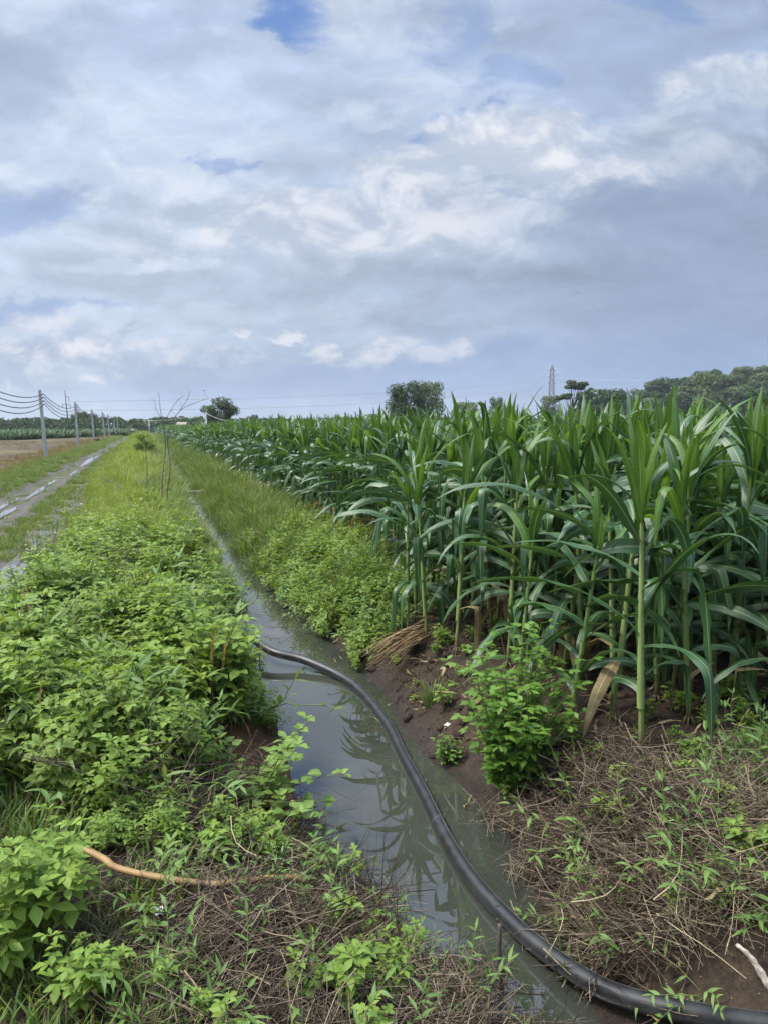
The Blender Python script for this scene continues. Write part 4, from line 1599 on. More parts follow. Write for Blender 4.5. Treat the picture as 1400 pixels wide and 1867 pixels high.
# --- single weeds that stand out in the near corner and on the soil
singles = [  # px, py (base), z0, height, kind, label
    (30, 1800, .0, .42, 'weed', 'tall leafy weed in the near corner reaching the frame edge'),
    (95, 1740, .0, .44, 'weed', 'bushy bright weed in the near corner above the fine grass'),
    (130, 1845, .0, .30, 'weed', 'low weed with soft pale leaves at the bottom edge near the corner'),
    (60, 1660, .0, .40, 'weed', 'weed at the upper end of the near corner clump below the thicket'),
    (20, 1720, .0, .45, 'weed', 'weed in the near corner clump cut by the frame edge'),
    (185, 1815, .0, .20, 'weed', 'weed on the straw side of the near corner clump'),
    (375, 1850, .0, .12, 'seed', 'small seedling with rounded leaves in the straw at the bottom edge'),
    (400, 1560, .0, .20, 'weed', 'compact light green weed right above the yellow hose'),
    (330, 1560, .0, .26, 'weed', 'rounded weed above the bend of the yellow hose'),
    (730, 1800, -.2, .16, 'seed', 'small round-leaved plant in the dark straw by the end of the water'),
    (560, 1690, -.1, .25, 'lance', 'narrow-leaved weed in the middle of the near dead straw'),
    (660, 1740, -.15, .24, 'lance', 'narrow-leaved weed on the straw nearest the water edge'),
    (470, 1640, -.05, .22, 'lance', 'narrow-leaved weed touching the free end of the yellow hose'),
    (1130, 1650, -.25, .40, 'lance', 'large sprawling narrow-leaved weed on the straw heap beside the hose'),
    (1050, 1700, -.40, .34, 'lance', 'sprawling narrow-leaved weed whose shoots cross the black hose'),
    (1190, 1560, -.15, .26, 'lance', 'small narrow-leaved weed at the top of the straw heap'),
    (1340, 1680, -.10, .20, 'lance', 'narrow-leaved weed beside the bleached branch'),
    (1370, 1560, -.05, .22, 'seed', 'leafy light green plant on the soil at the frame edge above the straw'),
    (1245, 1450, -.02, .18, 'seed', 'small seedling with pale leaves on the bare soil before the corn'),
    (1330, 1280, .0, .26, 'seed', 'green weed under the corn at the frame edge'),
    (790, 1290, -.22, .34, 'grass', 'tuft of long green grass on the mud between hose and corn'),
    (1020, 1790, -.42, .34, 'blade', 'few tall grass blades rising in front of the black hose'),
    (890, 1840, -.48, .26, 'blade', 'thin grass tuft standing in the shallow water by the stake'),
]
W1 = [weed_mesh('weed_foliage', M['weed_light'], 300 + i, 1.0, 3, .17, .10, .0) for i in range(4)]
W2 = [weed_mesh('seedling_foliage', M['weed_light'], 310 + i, .9, 2, .30, .12) for i in range(3)]
W3 = [lance_mesh('lance_foliage', M['lance'], 320 + i, 7, 1.0, .19, .7, 9, .23) for i in range(4)]
W4 = [grass_mesh('tuft_blades', M['grass'], 90, 1.0, .20, .7, .020, 330), grass_mesh('few_blades', M['grass'], 12, 1.0, .10, .4, .03, 331)]
nm = {'weed': 'weed', 'seed': 'seedling', 'lance': 'narrow_leaved_weed', 'grass': 'grass_tuft', 'blade': 'grass_tuft'}
for i, (px, py, z0, h, kind, lab) in enumerate(singles):
    q = at(px, py, z0)
    for _ in range(3):
        q = at(px, py, max(gz(q[0], q[1]), -.52))
    me = {'weed': W1, 'seed': W2, 'lance': W3, 'grass': W4[:1], 'blade': W4[1:]}[kind]
    o = link(nm[kind], me[i % len(me)], None, (q[0], q[1], q[2] - .01))
    o.scale = (h * 1.05, h * 1.05, h)
    o.rotation_euler = (R.normal(0, .08), R.normal(0, .08), R.uniform(0, 6.28))
    tag(o, lab, 'weed' if kind != 'seed' else 'seedling')

# --- dry sapling and fallen branches
def limb_path(p, az, e, L, n, rg, bend=.25, up=.1):
    out = [np.array(p, float)]
    for k in range(n):
        e += rg.normal(up, bend) / n
        az += rg.normal(0, bend)/ 2
        out.append(out[-1] + np.array([math.cos(az) * math.cos(e), math.sin(az) * math.cos(e), math.sin(e)]) * L / n)
    return out, az, e


def twiggy(mb, path, r0, az, e, rg, depth, L):
    n = len(path)
    mb.tube(path, np.linspace(r0, r0 * .45, n), 6, 0, rg.uniform(), False)
    if depth == 0:
        return
    for k in range(2, n):
        if rg.uniform() < .75:
            l = L * rg.uniform(.35, .65)
            b = az + rg.choice([-1, 1]) * rg.uniform(.4, 1.1)
            pp, a2, e2 = limb_path(path[k], b, e + rg.uniform(-.6, .2), l, 5, rg)
            twiggy(mb, pp, r0 * .5 * (1 - .4 * k / n), a2, e2, rg, depth - 1, l)


def sapling(loc, stems, label, seed, depth=2, twl=.8):
    rg = np.random.default_rng(seed)
    r = empty('sapling', loc)
    tr, tw = MB(), MB()
    rt = np.array([math.cos(YAW), -math.sin(YAW), 0])      # the sapling's spread runs square to the view of the road
    fw = np.array([math.sin(YAW), math.cos(YAW), 0])
    for pts, r0, r1 in stems:
        p = spline([rt * x + fw * rg.normal(0, .05) + np.array([0, 0, z]) for x, z in pts], 4)
        tr.tube(p, np.linspace(r0, r1, len(p)), 7, 0, rg.uniform())
        for k in range(int(len(p) * .45), len(p), 2):
            if rg.uniform() < .5:
                az = rg.uniform(0, 6.28)
                l = twl * rg.uniform(.25, .7)
                pp, a2, e2 = limb_path(p[k], az, rg.uniform(.3, 1.2), l, 5, rg)
                twiggy(tw, pp, r1 * .75, a2, e2, rg, depth - 1, l)
    link('trunk', tr.mesh('trunk', M['twig']), r)
    link('branch', tw.mesh('branch', M['twig']), r)
    tag(r, label, 'sapling')


q = at(300, 925, .0)
sapling((q[0], q[1], gz(q[0], q[1])), [
    ([(-.06, -.05), (.0, .8), (.06, 1.5), (.08, 1.95), (.02, 2.35), (-.05, 2.85)], .019, .004),
    ([(.03, -.05), (.08, .5), (.17, .95), (.13, 1.35), (.12, 1.75), (.25, 2.1), (.5, 2.42), (.80, 2.58), (1.15, 2.68)], .018, .004),
    ([(.06, 1.9), (.16, 2.25), (.40, 2.62), (.62, 2.75)], .008, .004),
    ([(.45, 2.4), (.62, 2.62), (.75, 2.9)], .007, .003), ([(.07, 2.1), (-.12, 2.4), (-.14, 2.7)], .007, .003)],
    'tall leafless two-stemmed sapling on the grassy bank', 61, 2, .30)
q = at(274, 930, .0)
sapling((q[0], q[1], gz(q[0], q[1])), [([(.0, -.05), (-.03, .6), (-.02, 1.1), (-.08, 1.7), (-.12, 2.0)], .014, .004), ([(0, .65), (.12, .95), (.20, 1.15)], .008, .003)],
        'shorter thin bare sapling left of the tall one on the bank', 62, 2, .6)
for (px, py, az, L_, e, lab, sd) in [(245, 905, 2.6, 1.1, .5, 'bare fallen branch lying in the grass by the saplings', 71), (350, 900, -.5, 1.0, -.25, 'bare twig leaning from the bank down into the ditch', 72), (262, 900, 1.9, .8, .6, 'small bare twig sticking out of the grass beside the fallen branch', 73)]:
    rg = np.random.default_rng(sd)
    q = at(px, py, .1)
    z = max(gz(q[0], q[1]), -.45) + .12
    pp, a2, e2 = limb_path((0, 0, 0), az, e, L_, 8, rg, .3, -.1)
    mb = MB()
    twiggy(mb, pp, .012, a2, e2, rg, 2, L_ * .7)
    tag(link('fallen_branch', mb.mesh('fallen_branch', M['twig']), None, (q[0], q[1], z)), lab, 'branch')

# --- twigs at the near water edge
for i, (px, py, lab) in enumerate([(640, 1660, 'thin dead stems rising from the straw over the near water'), (570, 1560, 'dry leaning stems at the muddy water corner'), (700, 1720, 'dead weed stalk with twigs by the end of the water')]):
    rg = np.random.default_rng(90 + i)
    q = at(px, py, -.35)
    mb = MB()
    for k in range(7):
        pp, a2, e2 = limb_path(rg.normal(0, .07, 3) * (1, 1, 0), rg.uniform(0, 6.28), rg.uniform(.7, 1.4), rg.uniform(.25, .5), 6, rg, .3)
        twiggy(mb, pp, .0024, a2, e2, rg, 1, .22)
    tag(link('dead_stem', mb.mesh('dead_stem', M['straw_dark']), None, (q[0], q[1], max(gz(q[0], q[1]), -.5) - .01)), lab, 'dead plant')

# --- scraps of white litter
M['litter'] = plain_mat('white_plastic', (.55, .56, .57), (.8, .8, .8), .5, .4, 20)
for i, (px, py, sz, lab) in enumerate([(1352, 1392, .03, 'white chip of plastic on the soil under the corn at the frame edge'), (290, 1662, .05, 'white paper scrap in the straw below the yellow hose'), (1245, 1625, .045, 'crumpled pale plastic scrap on the straw heap'), (1300, 1470, .03, 'white chip of plastic on the bare soil'), (935, 1325, .04, 'white plastic scrap at the foot of the creeping plant')]):
    if i == 4:
        px, py = 815, 1322
    rg = np.random.default_rng(140 + i)
    q = at(px, py, -.05)
    for _ in range(4):
        q = at(px, py, max(gz(q[0], q[1]), -.5) + .04)
    mb = MB()
    G_ = np.zeros((5, 5, 3))
    for a in range(5):
        for b in range(5):
            G_[a, b] = ((a - 2) * sz / 4 + rg.normal(0, sz * .05), (b - 2) * sz / 6 + rg.normal(0, sz * .05), abs(rg.normal(0, sz * .16)))
    mb.grid(G_, np.zeros((5, 5, 3)))
    o = link('litter', mb.mesh('litter', M['litter'], False), None, q)
    o.rotation_euler = (0, 0, rg.uniform(0, 6))
    so = o.modifiers.new('thickness', 'SOLIDIFY')
    so.thickness = .002
    tag(o, lab, 'litter')

# --- power line along the road
POLES = [(-7.1, 20.3), (-7.16, 43.8), (-7.2, 67.3), (-7.5, 96), (-7.0, 112), (-7.2, 134), (-7.1, 158), (-7.4, 185)]
plab = ['concrete power pole standing nearest, just outside the view', 'tall concrete power pole, the nearest along the dirt road', 'second concrete power pole along the road, in front of the dark crop', 'third concrete power pole with a bush at its foot',
        'fourth concrete power pole along the road', 'fifth concrete power pole along the road', 'sixth concrete power pole far down the road', 'farthest small pole of the row beside the road']
tops = []
mbp = MB()
mbp.tube([(0, 0, -.4), (0, 0, 4.1)], [.155, .105], 4, 0)
pole_me = mbp.mesh('shaft', M['concrete'], False)
mbk = MB()
mbk.tube([(0, 0, 0), (.05, 0, 0), (.06, 0, .012), (.10, 0, .012), (.11, 0, 0), (.14, 0, 0)], [.012, .012, .03, .035, .03, .018], 8, 0)
hook_me = mbk.mesh('insulator', M['dark_metal'])
for i, (s, t) in enumerate(POLES):
    g_ = gz(s, t) - .05
    r = empty('power_pole', (s, t, g_), .0)
    lx, ly = [-.035, -.042, -.018, -.050, -.050, -.055, -.04, -.01][i], rnd.gauss(0, .01)
    r.rotation_euler = (ly, lx, 0)
    sh = link('shaft', pole_me, r)
    sh.rotation_euler = (0, 0, math.pi / 4)
    pos = []
    for k in range(4):
        zz = 3.86 - k * .20
        h = link('insulator', hook_me, r, (.07, 0, zz))
        pos.append((s + .19 + lx * zz, t - ly * zz, g_ + zz))
    tops.append(pos)
    tag(r, plab[i], 'power pole', 'power poles along the road')
for k in range(4):
    pts_ = []
    for i in range(len(tops) - 1):
        a, b = np.array(tops[i][k]), np.array(tops[i + 1][k])
        sag = (.55 + .06 * k) * min(1, np.linalg.norm(b - a) / 24)
        for u in np.linspace(0, 1, 13)[:-1]:
            pts_.append(a + (b - a) * u - np.array([0, 0, 4 * sag * u * (1 - u)]))
    pts_.append(np.array(tops[-1][k]))
    pts_ = np.array(pts_)
    o = link('power_cable', tube_mesh('power_cable', pts_ - pts_[0], .022, 5, M['cable']), None, pts_[0])
    tag(o, ['topmost', 'second highest', 'second lowest', 'lowest'][k] + ' sagging black cable of the four strung along the concrete poles', 'cable')

# --- transmission pole and tower, with the long spans between them
fT = 190.0
x0, y0 = far_at(126.5, fT)
hT = high(712, fT)
r = empty('transmission_pole', (x0, y0, 0))
r.rotation_euler = (0, -.045 * 0 , 0)
lean_ = -.6
link('shaft', tube_mesh('shaft', [(0, 0, -.5), (lean_ * .5, 0, hT * .5), (lean_, 0, hT)], [.17, .14, .10], 8, M['dark_metal']), r)
mb = MB()
zc = high(737, fT)
for sg in (-1, 1):
    mb.tube([(lean_ * .6, 0, zc), (lean_ * .6 + sg * .9, 0, zc)], .06, 5)
    mb.tube([(lean_ * .6 + sg * .9, 0, zc), (lean_ * .6 + sg * .9, 0, zc - 1.0)], .07, 5)
link('crossarm', mb.mesh('crossarm', M['dark_metal']), r)
mb = MB()
zc2 = high(723, fT)
mb.tube([(lean_ * .8, 0, zc2), (lean_ * .8 + .7, 0, zc2)], .06, 5)
mb.tube([(lean_ * .8 + .7, 0, zc2), (lean_ * .8 + .7, 0, zc2 - 1.1)], .07, 5)
link('bracket', mb.mesh('bracket', M['dark_metal']), r)
tag(r, 'tall slender dark transmission pole with side brackets beyond the dark crop', 'power pole')

fW = 430.0
xw, yw = far_at(1003, fW)
hW = high(664, fW)
r = empty('lattice_tower', (xw, yw, 0), -YAW)


def tower_w(v):
    return np.interp(v, [0, .35, .6, .92, 1], [2.6, 1.75, 1.25, .85, .1])


mb = MB()
lv = np.linspace(0, .96, 13)
for sx, sy in ((-1, -1), (1, -1), (1, 1), (-1, 1)):
    mb.tube([(sx * tower_w(v), sy * tower_w(v), v * hW) for v in lv] + [(0, 0, hW)], .13, 4)
link('leg', mb.mesh('leg', M['steel']), r)
mb = MB()
cs = [(-1, -1), (1, -1), (1, 1), (-1, 1)]
for i in range(len(lv) - 1):
    for k in range(4):
        a, b = cs[k], cs[(k + 1) % 4]
        w0, w1 = tower_w(lv[i]), tower_w(lv[i + 1])
        mb.tube([(a[0] * w0, a[1] * w0, lv[i] * hW), (b[0] * w1, b[1] * w1, lv[i + 1] * hW)], .08, 3)
        mb.tube([(b[0] * w0, b[1] * w0, lv[i] * hW), (a[0] * w1, a[1] * w1, lv[i + 1] * hW)], .08, 3)
        mb.tube([(a[0] * w1, a[1] * w1, lv[i + 1] * hW), (b[0] * w1, b[1] * w1, lv[i + 1] * hW)], .07, 3)
link('lattice', mb.mesh('lattice', M['steel']), r)
for zz in (.70, .80, .90):
    mb = MB()
    for sg in (-1, 1):
        mb.tube([(sg * .8, 0, hW * zz), (sg * 2.1, 0, hW * zz + .2)], .10, 4)
        mb.tube([(sg * .8, 0, hW * zz + 1.0), (sg * 2.1, 0, hW * zz + .2)], .08, 4)
    link('crossarm', mb.mesh('crossarm', M['steel']), r)
tag(r, 'slender grey lattice transmission tower on the horizon beyond the corn', 'tower')
M['line'] = plain_mat('aluminium_line', (.32, .34, .37), (.40, .42, .45), .5, .4)
for k, (ya, yb, sg, lab) in enumerate([(690, 732, 22, 'upper thin transmission line from the lattice tower across to the slender pole'), (702, 748, 18, 'lower thin transmission line from the lattice tower across to the slender pole')]):
    a = np.array((*far_at(1003, fW), high(ya, fW)))
    b = np.array((*far_at(128, fT), high(yb, fT)))
    u = np.linspace(0, 1, 40)
    P3 = a + (b - a) * u[:, None]
    P3[:, 2] -= 4 * (2.5 + k) * u * (1 - u)
    tag(link('transmission_line', tube_mesh('transmission_line', P3 - a, np.linspace(.085, .05, 40), 4, M['line']), None, a), lab, 'cable')
for k, (ya, yb, lab) in enumerate([(688, 690, 'upper thin transmission line running from the tower past the wooded hill'), (702, 706, 'lower thin transmission line running from the tower past the wooded hill')]):
    a = np.array((*far_at(1003, fW), high(ya, fW)))
    b = np.array((*far_at(1650, 215), high(yb, 215)))
    u = np.linspace(0, 1, 30)
    P3 = a + (b - a) * u[:, None]
    P3[:, 2] -= 4 * 1.5 * u * (1 - u)
    tag(link('transmission_line', tube_mesh('transmission_line', P3 - a, np.linspace(.07, .03, 30), 4, M['line']), None, a), lab, 'cable')

# small posts further off
for px, py, f, w, lab in [(236.5, 764, 210, .16, 'thin grey post beside the far end of the road'), (273, 766, 190, .2, 'grey post with a short arm behind the roadside bush'), (377, 751, 68, .085, 'pale post rising above the corn in front of the round tree')]:
    x, y = far_at(px, f)
    hh = high(py, f)
    r = empty('post', (x, y, 0))
    link('shaft', tube_mesh('shaft', [(0, 0, -.3), (0, 0, hh)], [w, w * .75], 6, M['concrete']), r)
    mb = MB()
    L_ = 1.1 if f > 100 else .25
    mb.tube([(-.05, 0, hh - .12), (L_, 0, hh - .12)], w * .45, 5)
    link('arm', mb.mesh('arm', M['concrete']), r)
    tag(r, lab, 'post')
pa = np.array((*far_at(377, 68), high(753.5, 68)))
for px, py, f, lab in [(442, 768, 60, 'pale pipe sloping from the post down into the corn'), (262, 767, 105, 'pale cable running from the post towards the roadside bush')]:
    b = np.array((*far_at(px, f), high(py, f)))
    u = np.linspace(0, 1, 14)
    P3 = pa + (b - pa) * u[:, None]
    P3[:, 2] -= 4 * .25 * u * (1 - u)
    tag(link('pale_cable', tube_mesh('pale_cable', P3 - pa, .02, 5, M['concrete']), None, pa), lab, 'cable')

# --- trees
def tree_meshes(seed, h, w, trunk_h, lobes, leaves, leaf, flat=.75, layered=False):
    rg = np.random.default_rng(seed)
    tr, cr = MB(), MB()
    r0 = h * .022
    top = np.array([rg.normal(0, h * .03), rg.normal(0, h * .03), h * .72])
    tp = spline([(0, 0, -.3), (rg.normal(0, .05) * h * .3, rg.normal(0, .05) * h * .3, h * .35), top], 5)
    tr.tube(tp, np.linspace(r0, r0 * .25, len(tp)), 7, 0)
    cs_ = []
    for i in range(lobes):
        a = rg.uniform(0, 6.28)
        zz = rg.uniform(trunk_h, .93)
        if layered:
            zz = trunk_h + (.95 - trunk_h) * (int(rg.integers(0, 4)) / 3) + rg.normal(0, .035)
        env = math.sin(math.pi * np.clip((zz - trunk_h * .6) / (1.12 - trunk_h * .6), 0, 1)) ** .6
        if layered:
            env = 1.15 - .85 * (zz - trunk_h) / (1 - trunk_h)
        rr = w * .5 * env * math.sqrt(rg.uniform(.15, 1)) * .85
        c = np.array([rr * math.cos(a), rr * math.sin(a), zz * h])
        R_ = h * rg.uniform(.09, .17) * (.62 if layered else 1)
        cs_.append((c, R_))
        k = int(len(tp) * min(.9, zz * .75))
        tr.tube(spline([tp[k], (tp[k] + c) / 2 + np.array([0, 0, -.04 * h]), c], 3), np.linspace(r0 * .4, r0 * .1, 7), 5, 0, .5, False)
    V, A, F = [], [], []
    per = leaves // lobes
    for c, R_ in cs_:
        tone = rg.uniform(0, .6)
        d = rg.normal(0, 1, (per, 3))
        d /= np.linalg.norm(d, axis=1)[:, None]
        rad = R_ * rg.uniform(.45, 1.12, per) ** .6
        p = c + d * rad[:, None] * (1, 1, .42 if layered else flat)
        for j in range(per):
            n_ = unit(d[j] + rg.normal(0, .6, 3) + (0, 0, .4))
            a = unit(np.cross(n_, rg.normal(0, 1, 3)))
            b = np.cross(n_, a)
            s_ = leaf * rg.uniform(.6, 1.3)
            k = len(V)
            V += [p[j] - a * s_, p[j] + b * s_ * .55, p[j] + a * s_, p[j] - b * s_ * .55]
            q = tone + rg.uniform(0, .4)
            A += [(-1, 0, q), (0, .5, q), (1, 1, q), (0, .5, q)]
            F.append((k, k + 1, k + 2, k + 3))
    cr.raw(V, A, F)
    return tr.mesh('trunk', M['bark']), cr


TREES = {}


def tree_kind(key, mat, *a, **k):
    t, c = tree_meshes(*a, **k)
    TREES[key] = (t, c.mesh('crown', mat), a[1])


tree_kind('round', M['tree_leaf'], 501, 7.5, 7.2, .16, 60, 15000, .15)
tree_kind('twin', M['tree_leaf'], 502, 8.8, 7.0, .14, 60, 15000, .15)
tree_kind('airy', M['tree_leaf_pale'], 503, 9.0, 7.4, .16, 52, 10500, .16)
tree_kind('far1', M['tree_leaf'], 504, 8.0, 6.5, .18, 34, 4600, .24)
tree_kind('far2', M['tree_leaf'], 505, 8.0, 7.5, .2, 32, 4400, .26)
tree_kind('far3', M['tree_leaf_pale'], 506, 8.0, 6.0, .15, 34, 4600, .24)
tree_kind('bush', M['grass_bright'], 508, 3.0, 2.6, .10, 40, 5200, .07)
tree_kind('layer', M['tree_leaf'], 507, 7.0, 9.0, .3, 56, 8000, .16, layered=True)


def tree(key, px, f, py, label, group=None, wk=1.0, base=0.0, rz=None, name='tree'):
    x, y = far_at(px, f)
    hh = (high(py, f) - base) if py is not None else TREES[key][2]
    r = empty(name, (x, y, base), rnd.uniform(0, 6.28) if rz is None else rz)
    k = hh / TREES[key][2] * 1.04
    r.scale = (k * wk, k * wk, k)
    link('trunk', TREES[key][0], r)
    link('crown', TREES[key][1], r)
    return tag(r, label, 'tree', group)


tree('round', 403, 140, 729, 'round dark green tree standing alone beyond the corn at the post', wk=1.0)
tree('twin', 737, 118, 700, 'dark tree of the pair above the corn, the one away from the tower', wk=.80)
tree('airy', 779, 121, 700, 'airier tree of the pair above the corn, the one nearer the tower', wk=.78)
tree('layer', 1046, 150, 702, 'spreading tree with flat tiers of leaves beside the lattice tower', wk=.95)
tree('far2', 1085, 170, 708, 'low loose tree between the tiered tree and the wooded hill', wk=1.0)
tree('far1', 1113, 190, 713, 'small dark tree at the foot of the wooded hill', wk=.9)
tree('far3', 1000, 300, 722, 'small tree hiding the foot of the lattice tower', wk=.8)
tree('far1', 905, 300, 727, 'small far treetop poking above the corn left of the tower', wk=.6)
tree('far3', 850, 260, 734, 'low pale treetop just above the corn beside the tree pair', wk=1.3)
for k, (px, py, f, wk, key) in enumerate([(20, 772, 230, 1, 'far3'), (45, 766, 230, .8, 'far1'), (66, 762, 228, .8, 'far1'), (88, 765, 232, .8, 'far2'), (74, 766, 250, .9, 'far1'), (108, 765, 235, .9, 'far3'), (118, 762, 240, .7, 'far1'), (127, 764, 238, .7, 'far2'),
                                      (138, 757, 232, .8, 'far1'), (150, 752, 236, .8, 'far1'), (160, 752, 233, .9, 'far2'), (170, 757, 236, .8, 'far1'), (183, 766, 238, 1, 'far3'), (196, 770, 240, 1, 'far2'), (222, 772, 250, 1.2, 'far1'), (240, 770, 255, 1.2, 'far3'),
                                      (255, 771, 245, 1, 'far2'), (268, 768, 250, .9, 'far1'), (292, 761, 235, .9, 'far1'), (310, 763, 240, .9, 'far2'), (327, 766, 225, 1, 'far3'), (345, 764, 220, 1.1, 'far1'), (362, 760, 215, 1, 'far3'), (430, 766, 260, 1.2, 'far2'), (455, 760, 300, .5, 'far1'), (465, 757, 300, .6, 'far1'),
                                      (480, 762, 300, 1.0, 'far2'), (505, 762, 310, 1.4, 'far3'), (535, 764, 320, 1.4, 'far1'), (4, 770, 236, 1, 'far2'), (560, 763, 330, 1.6, 'far3'), (600, 762, 330, 1.6, 'far1'), (640, 760, 330, 1.6, 'far2'), (680, 755, 330, 1.6, 'far3')]):
    lab = 'tree in the hazy tree line behind the dark crop beyond the brown field' if px < 250 else 'tree of the low hazy tree line along the horizon behind the corn'
    tree(key, px, f, py, lab, 'trees of the far tree line left' if px < 250 else 'trees of the far tree line behind the corn', wk)
tree('bush', 266, 47, 790, 'yellow-green feathery bush at the roadside far down the bank', wk=1.25, name='bush')
tree('far1', 176, 92, 800, 'low dark bush at the foot of the third power pole', wk=1.6, name='bush')

# undergrowth under the far tree line, and the dark crop in front of it
def far_band(name, label, pxs, fs, hts, dens, mat, leaf, up=.3):
    rg = np.random.default_rng(len(label))
    mb = MB()
    V, A, F = [], [], []
    n = int(dens)
    for i in range(n):
        px = rg.uniform(*pxs)
        f = rg.uniform(*fs)
        x, y = far_at(px, f)
        hh = hts * (.55 + .65 * float(fbm(px * .06, f * .05, 31))) * rg.uniform() ** .6
        n_ = unit(rg.normal(0, 1, 3) + (0, 0, up))
        a = unit(np.cross(n_, rg.normal(0, 1, 3)))
        b = np.cross(n_, a)
        s_ = leaf * rg.uniform(.6, 1.3)
        p = np.array([x, y, hh])
        k = len(V)
        V += [p - a * s_, p + b * s_ * .6, p + a * s_, p - b * s_ * .6]
        q = rg.uniform()
        A += [(-1, 0, q), (0, .5, q), (1, 1, q), (0, .5, q)]
        F.append((k, k + 1, k + 2, k + 3))
    mb.raw(V, A, F)
    tag(link(name, mb.mesh(name, mat)), label, None, None, 'stuff')


far_band('undergrowth', 'dark undergrowth below the far trees', (-120, 420), (205, 235), 4.6, 26000, M['tree_leaf'], .34)
far_band('undergrowth', 'low far vegetation along the horizon behind the corn', (420, 1150), (300, 330), 5.5, 22000, M['tree_leaf'], .5)
# rows of the dark crop
mb = MB()
rg = np.random.default_rng(41)
crop = grass_mesh('crop_plant', M['corn'], 34, 1.9, .5, .9, .12, 42, 4)
crop2 = grass_mesh('crop_plant', M['tree_leaf'], 34, 1.7, .6, 1.2, .13, 43, 4)
K_CROP = proto_collection('crop_kinds', [crop, crop2])
cp = []
for i in range(5200):
    u = rg.uniform()
    x = -110 + u * 106.5
    y = np.interp(x, [-110, -20, -4], [100, 112, 165]) + rg.uniform(0, 34)
    cp.append((x, y, 0))
cp = np.array(cp)
vv, _ = in_view(cp[:, 0], cp[:, 1], .1)
cp = cp[vv]
n = len(cp)
scatter('crop', 'band of dark green tall crop beyond the brown field', cp, np.stack([rg.normal(0, .05, n), rg.normal(0, .05, n), rg.uniform(0, 6.28, n)], 1), rg.uniform(.75, 1.15, n), rg.integers(0, 2, n), K_CROP)

# --- wooded hill
hx0, hy0 = far_at(1352, 285)


def hill_h(x, y):
    dx, dy = x - hx0, y - hy0
    rr = dx * math.cos(YAW) - dy * math.sin(YAW)
    ff = dx * math.sin(YAW) + dy * math.cos(YAW)
    q = (rr / np.where(rr < 0, 46, 90)) ** 2 + (ff / 42) ** 2
    return 15.0 * np.clip(1 - q, 0, 1) ** .7


hx = np.linspace(hx0 - 100, hx0 + 110, 60)
hy = np.linspace(hy0 - 110, hy0 + 100, 60)
sheet('hill', hx, hy, lambda x, y: hill_h(x, y) - .6, plain_mat('hill_scrub', (.030, .055, .020), (.060, .085, .032), .9, .2, .4))
rg = np.random.default_rng(66)
cnt = 0
for i in range(900):
    rr, ff = rg.uniform(-50, 62), rg.uniform(-44, 14)
    x = hx0 + rr * math.cos(YAW) + ff * math.sin(YAW)
    y = hy0 - rr * math.sin(YAW) + ff * math.cos(YAW)
    hh = float(hill_h(x, y))
    if hh < 1.5 or cnt >= 190:
        continue
    cnt += 1
    key = ['far1', 'far2', 'far1', 'far3'][int(rg.integers(0, 4))] if rg.uniform() < .8 else 'far3'
    r = empty('tree', (x, y, hh - .6), rg.uniform(0, 6.28))
    k = rg.uniform(.6, 1.35)
    r.scale = (k * 1.25, k * 1.25, k)
    link('trunk', TREES[key][0], r)
    link('crown', TREES[key][1], r)
    tag(r, 'tree of the dense dark wood covering the low hill beyond the corn', 'tree', 'trees on the wooded hill')
x, y = far_at(1285, 235)
r = empty('tree', (x, y, 0), 1.0)
k = high(676, 235) / 8.0
r.scale = (k * .62, k * .62, k)
link('trunk', TREES['far3'][0], r)
link('crown', TREES['far3'][1], r)
tag(r, 'pale green tree standing out in front of the dark wooded hill', 'tree')

# --- far sheds
def shed(px, f, py, w, d_, h_, mat, label, cat='shed'):
    x, y = far_at(px, f)
    e = high(py, f)
    r = empty('shed', (x, y, 0), -YAW)
    mb = MB()
    mb.box((0, 0, e * .5 - h_ * .5), (w * .47, d_ * .46, e * .5 - h_ * .5))
    link('wall', mb.mesh('wall', M['concrete'], False), r)
    mb = MB()
    pr = [(-w / 2, -d_ / 2, e - h_), (w / 2, -d_ / 2, e - h_), (w / 2, 0, e), (-w / 2, 0, e), (-w / 2, d_ / 2, e - h_), (w / 2, d_ / 2, e - h_)]
    low_ = [(a, b, c - .12) for a, b, c in pr]
    mb.raw(pr + low_, np.zeros((12, 3)), [(0, 1, 2, 3), (3, 2, 5, 4), (1, 0, 6, 7), (2, 1, 7, 8), (0, 3, 9, 6), (5, 2, 8, 11), (3, 4, 10, 9), (4, 5, 11, 10), (7, 6, 9, 8), (8, 9, 10, 11)])
    link('roof', mb.mesh('roof', mat, False), r)
    tag(r, label, cat)


M['roof_white'] = plain_mat('pale_sheet_roof', (.60, .62, .64), (.72, .73, .74), .5, .4, 2)
M['roof_tan'] = plain_mat('tan_sheet_roof', (.18, .15, .12), (.26, .22, .17), .7, .3, 2)
shed(207, 222, 771.5, 5.0, 4, .7, M['roof_white'], 'long shed with a pale roof in the far tree line')
shed(333, 150, 769.5, 2.0, 2.4, .6, M['roof_tan'], 'small hut with a tan roof showing above the far corn')


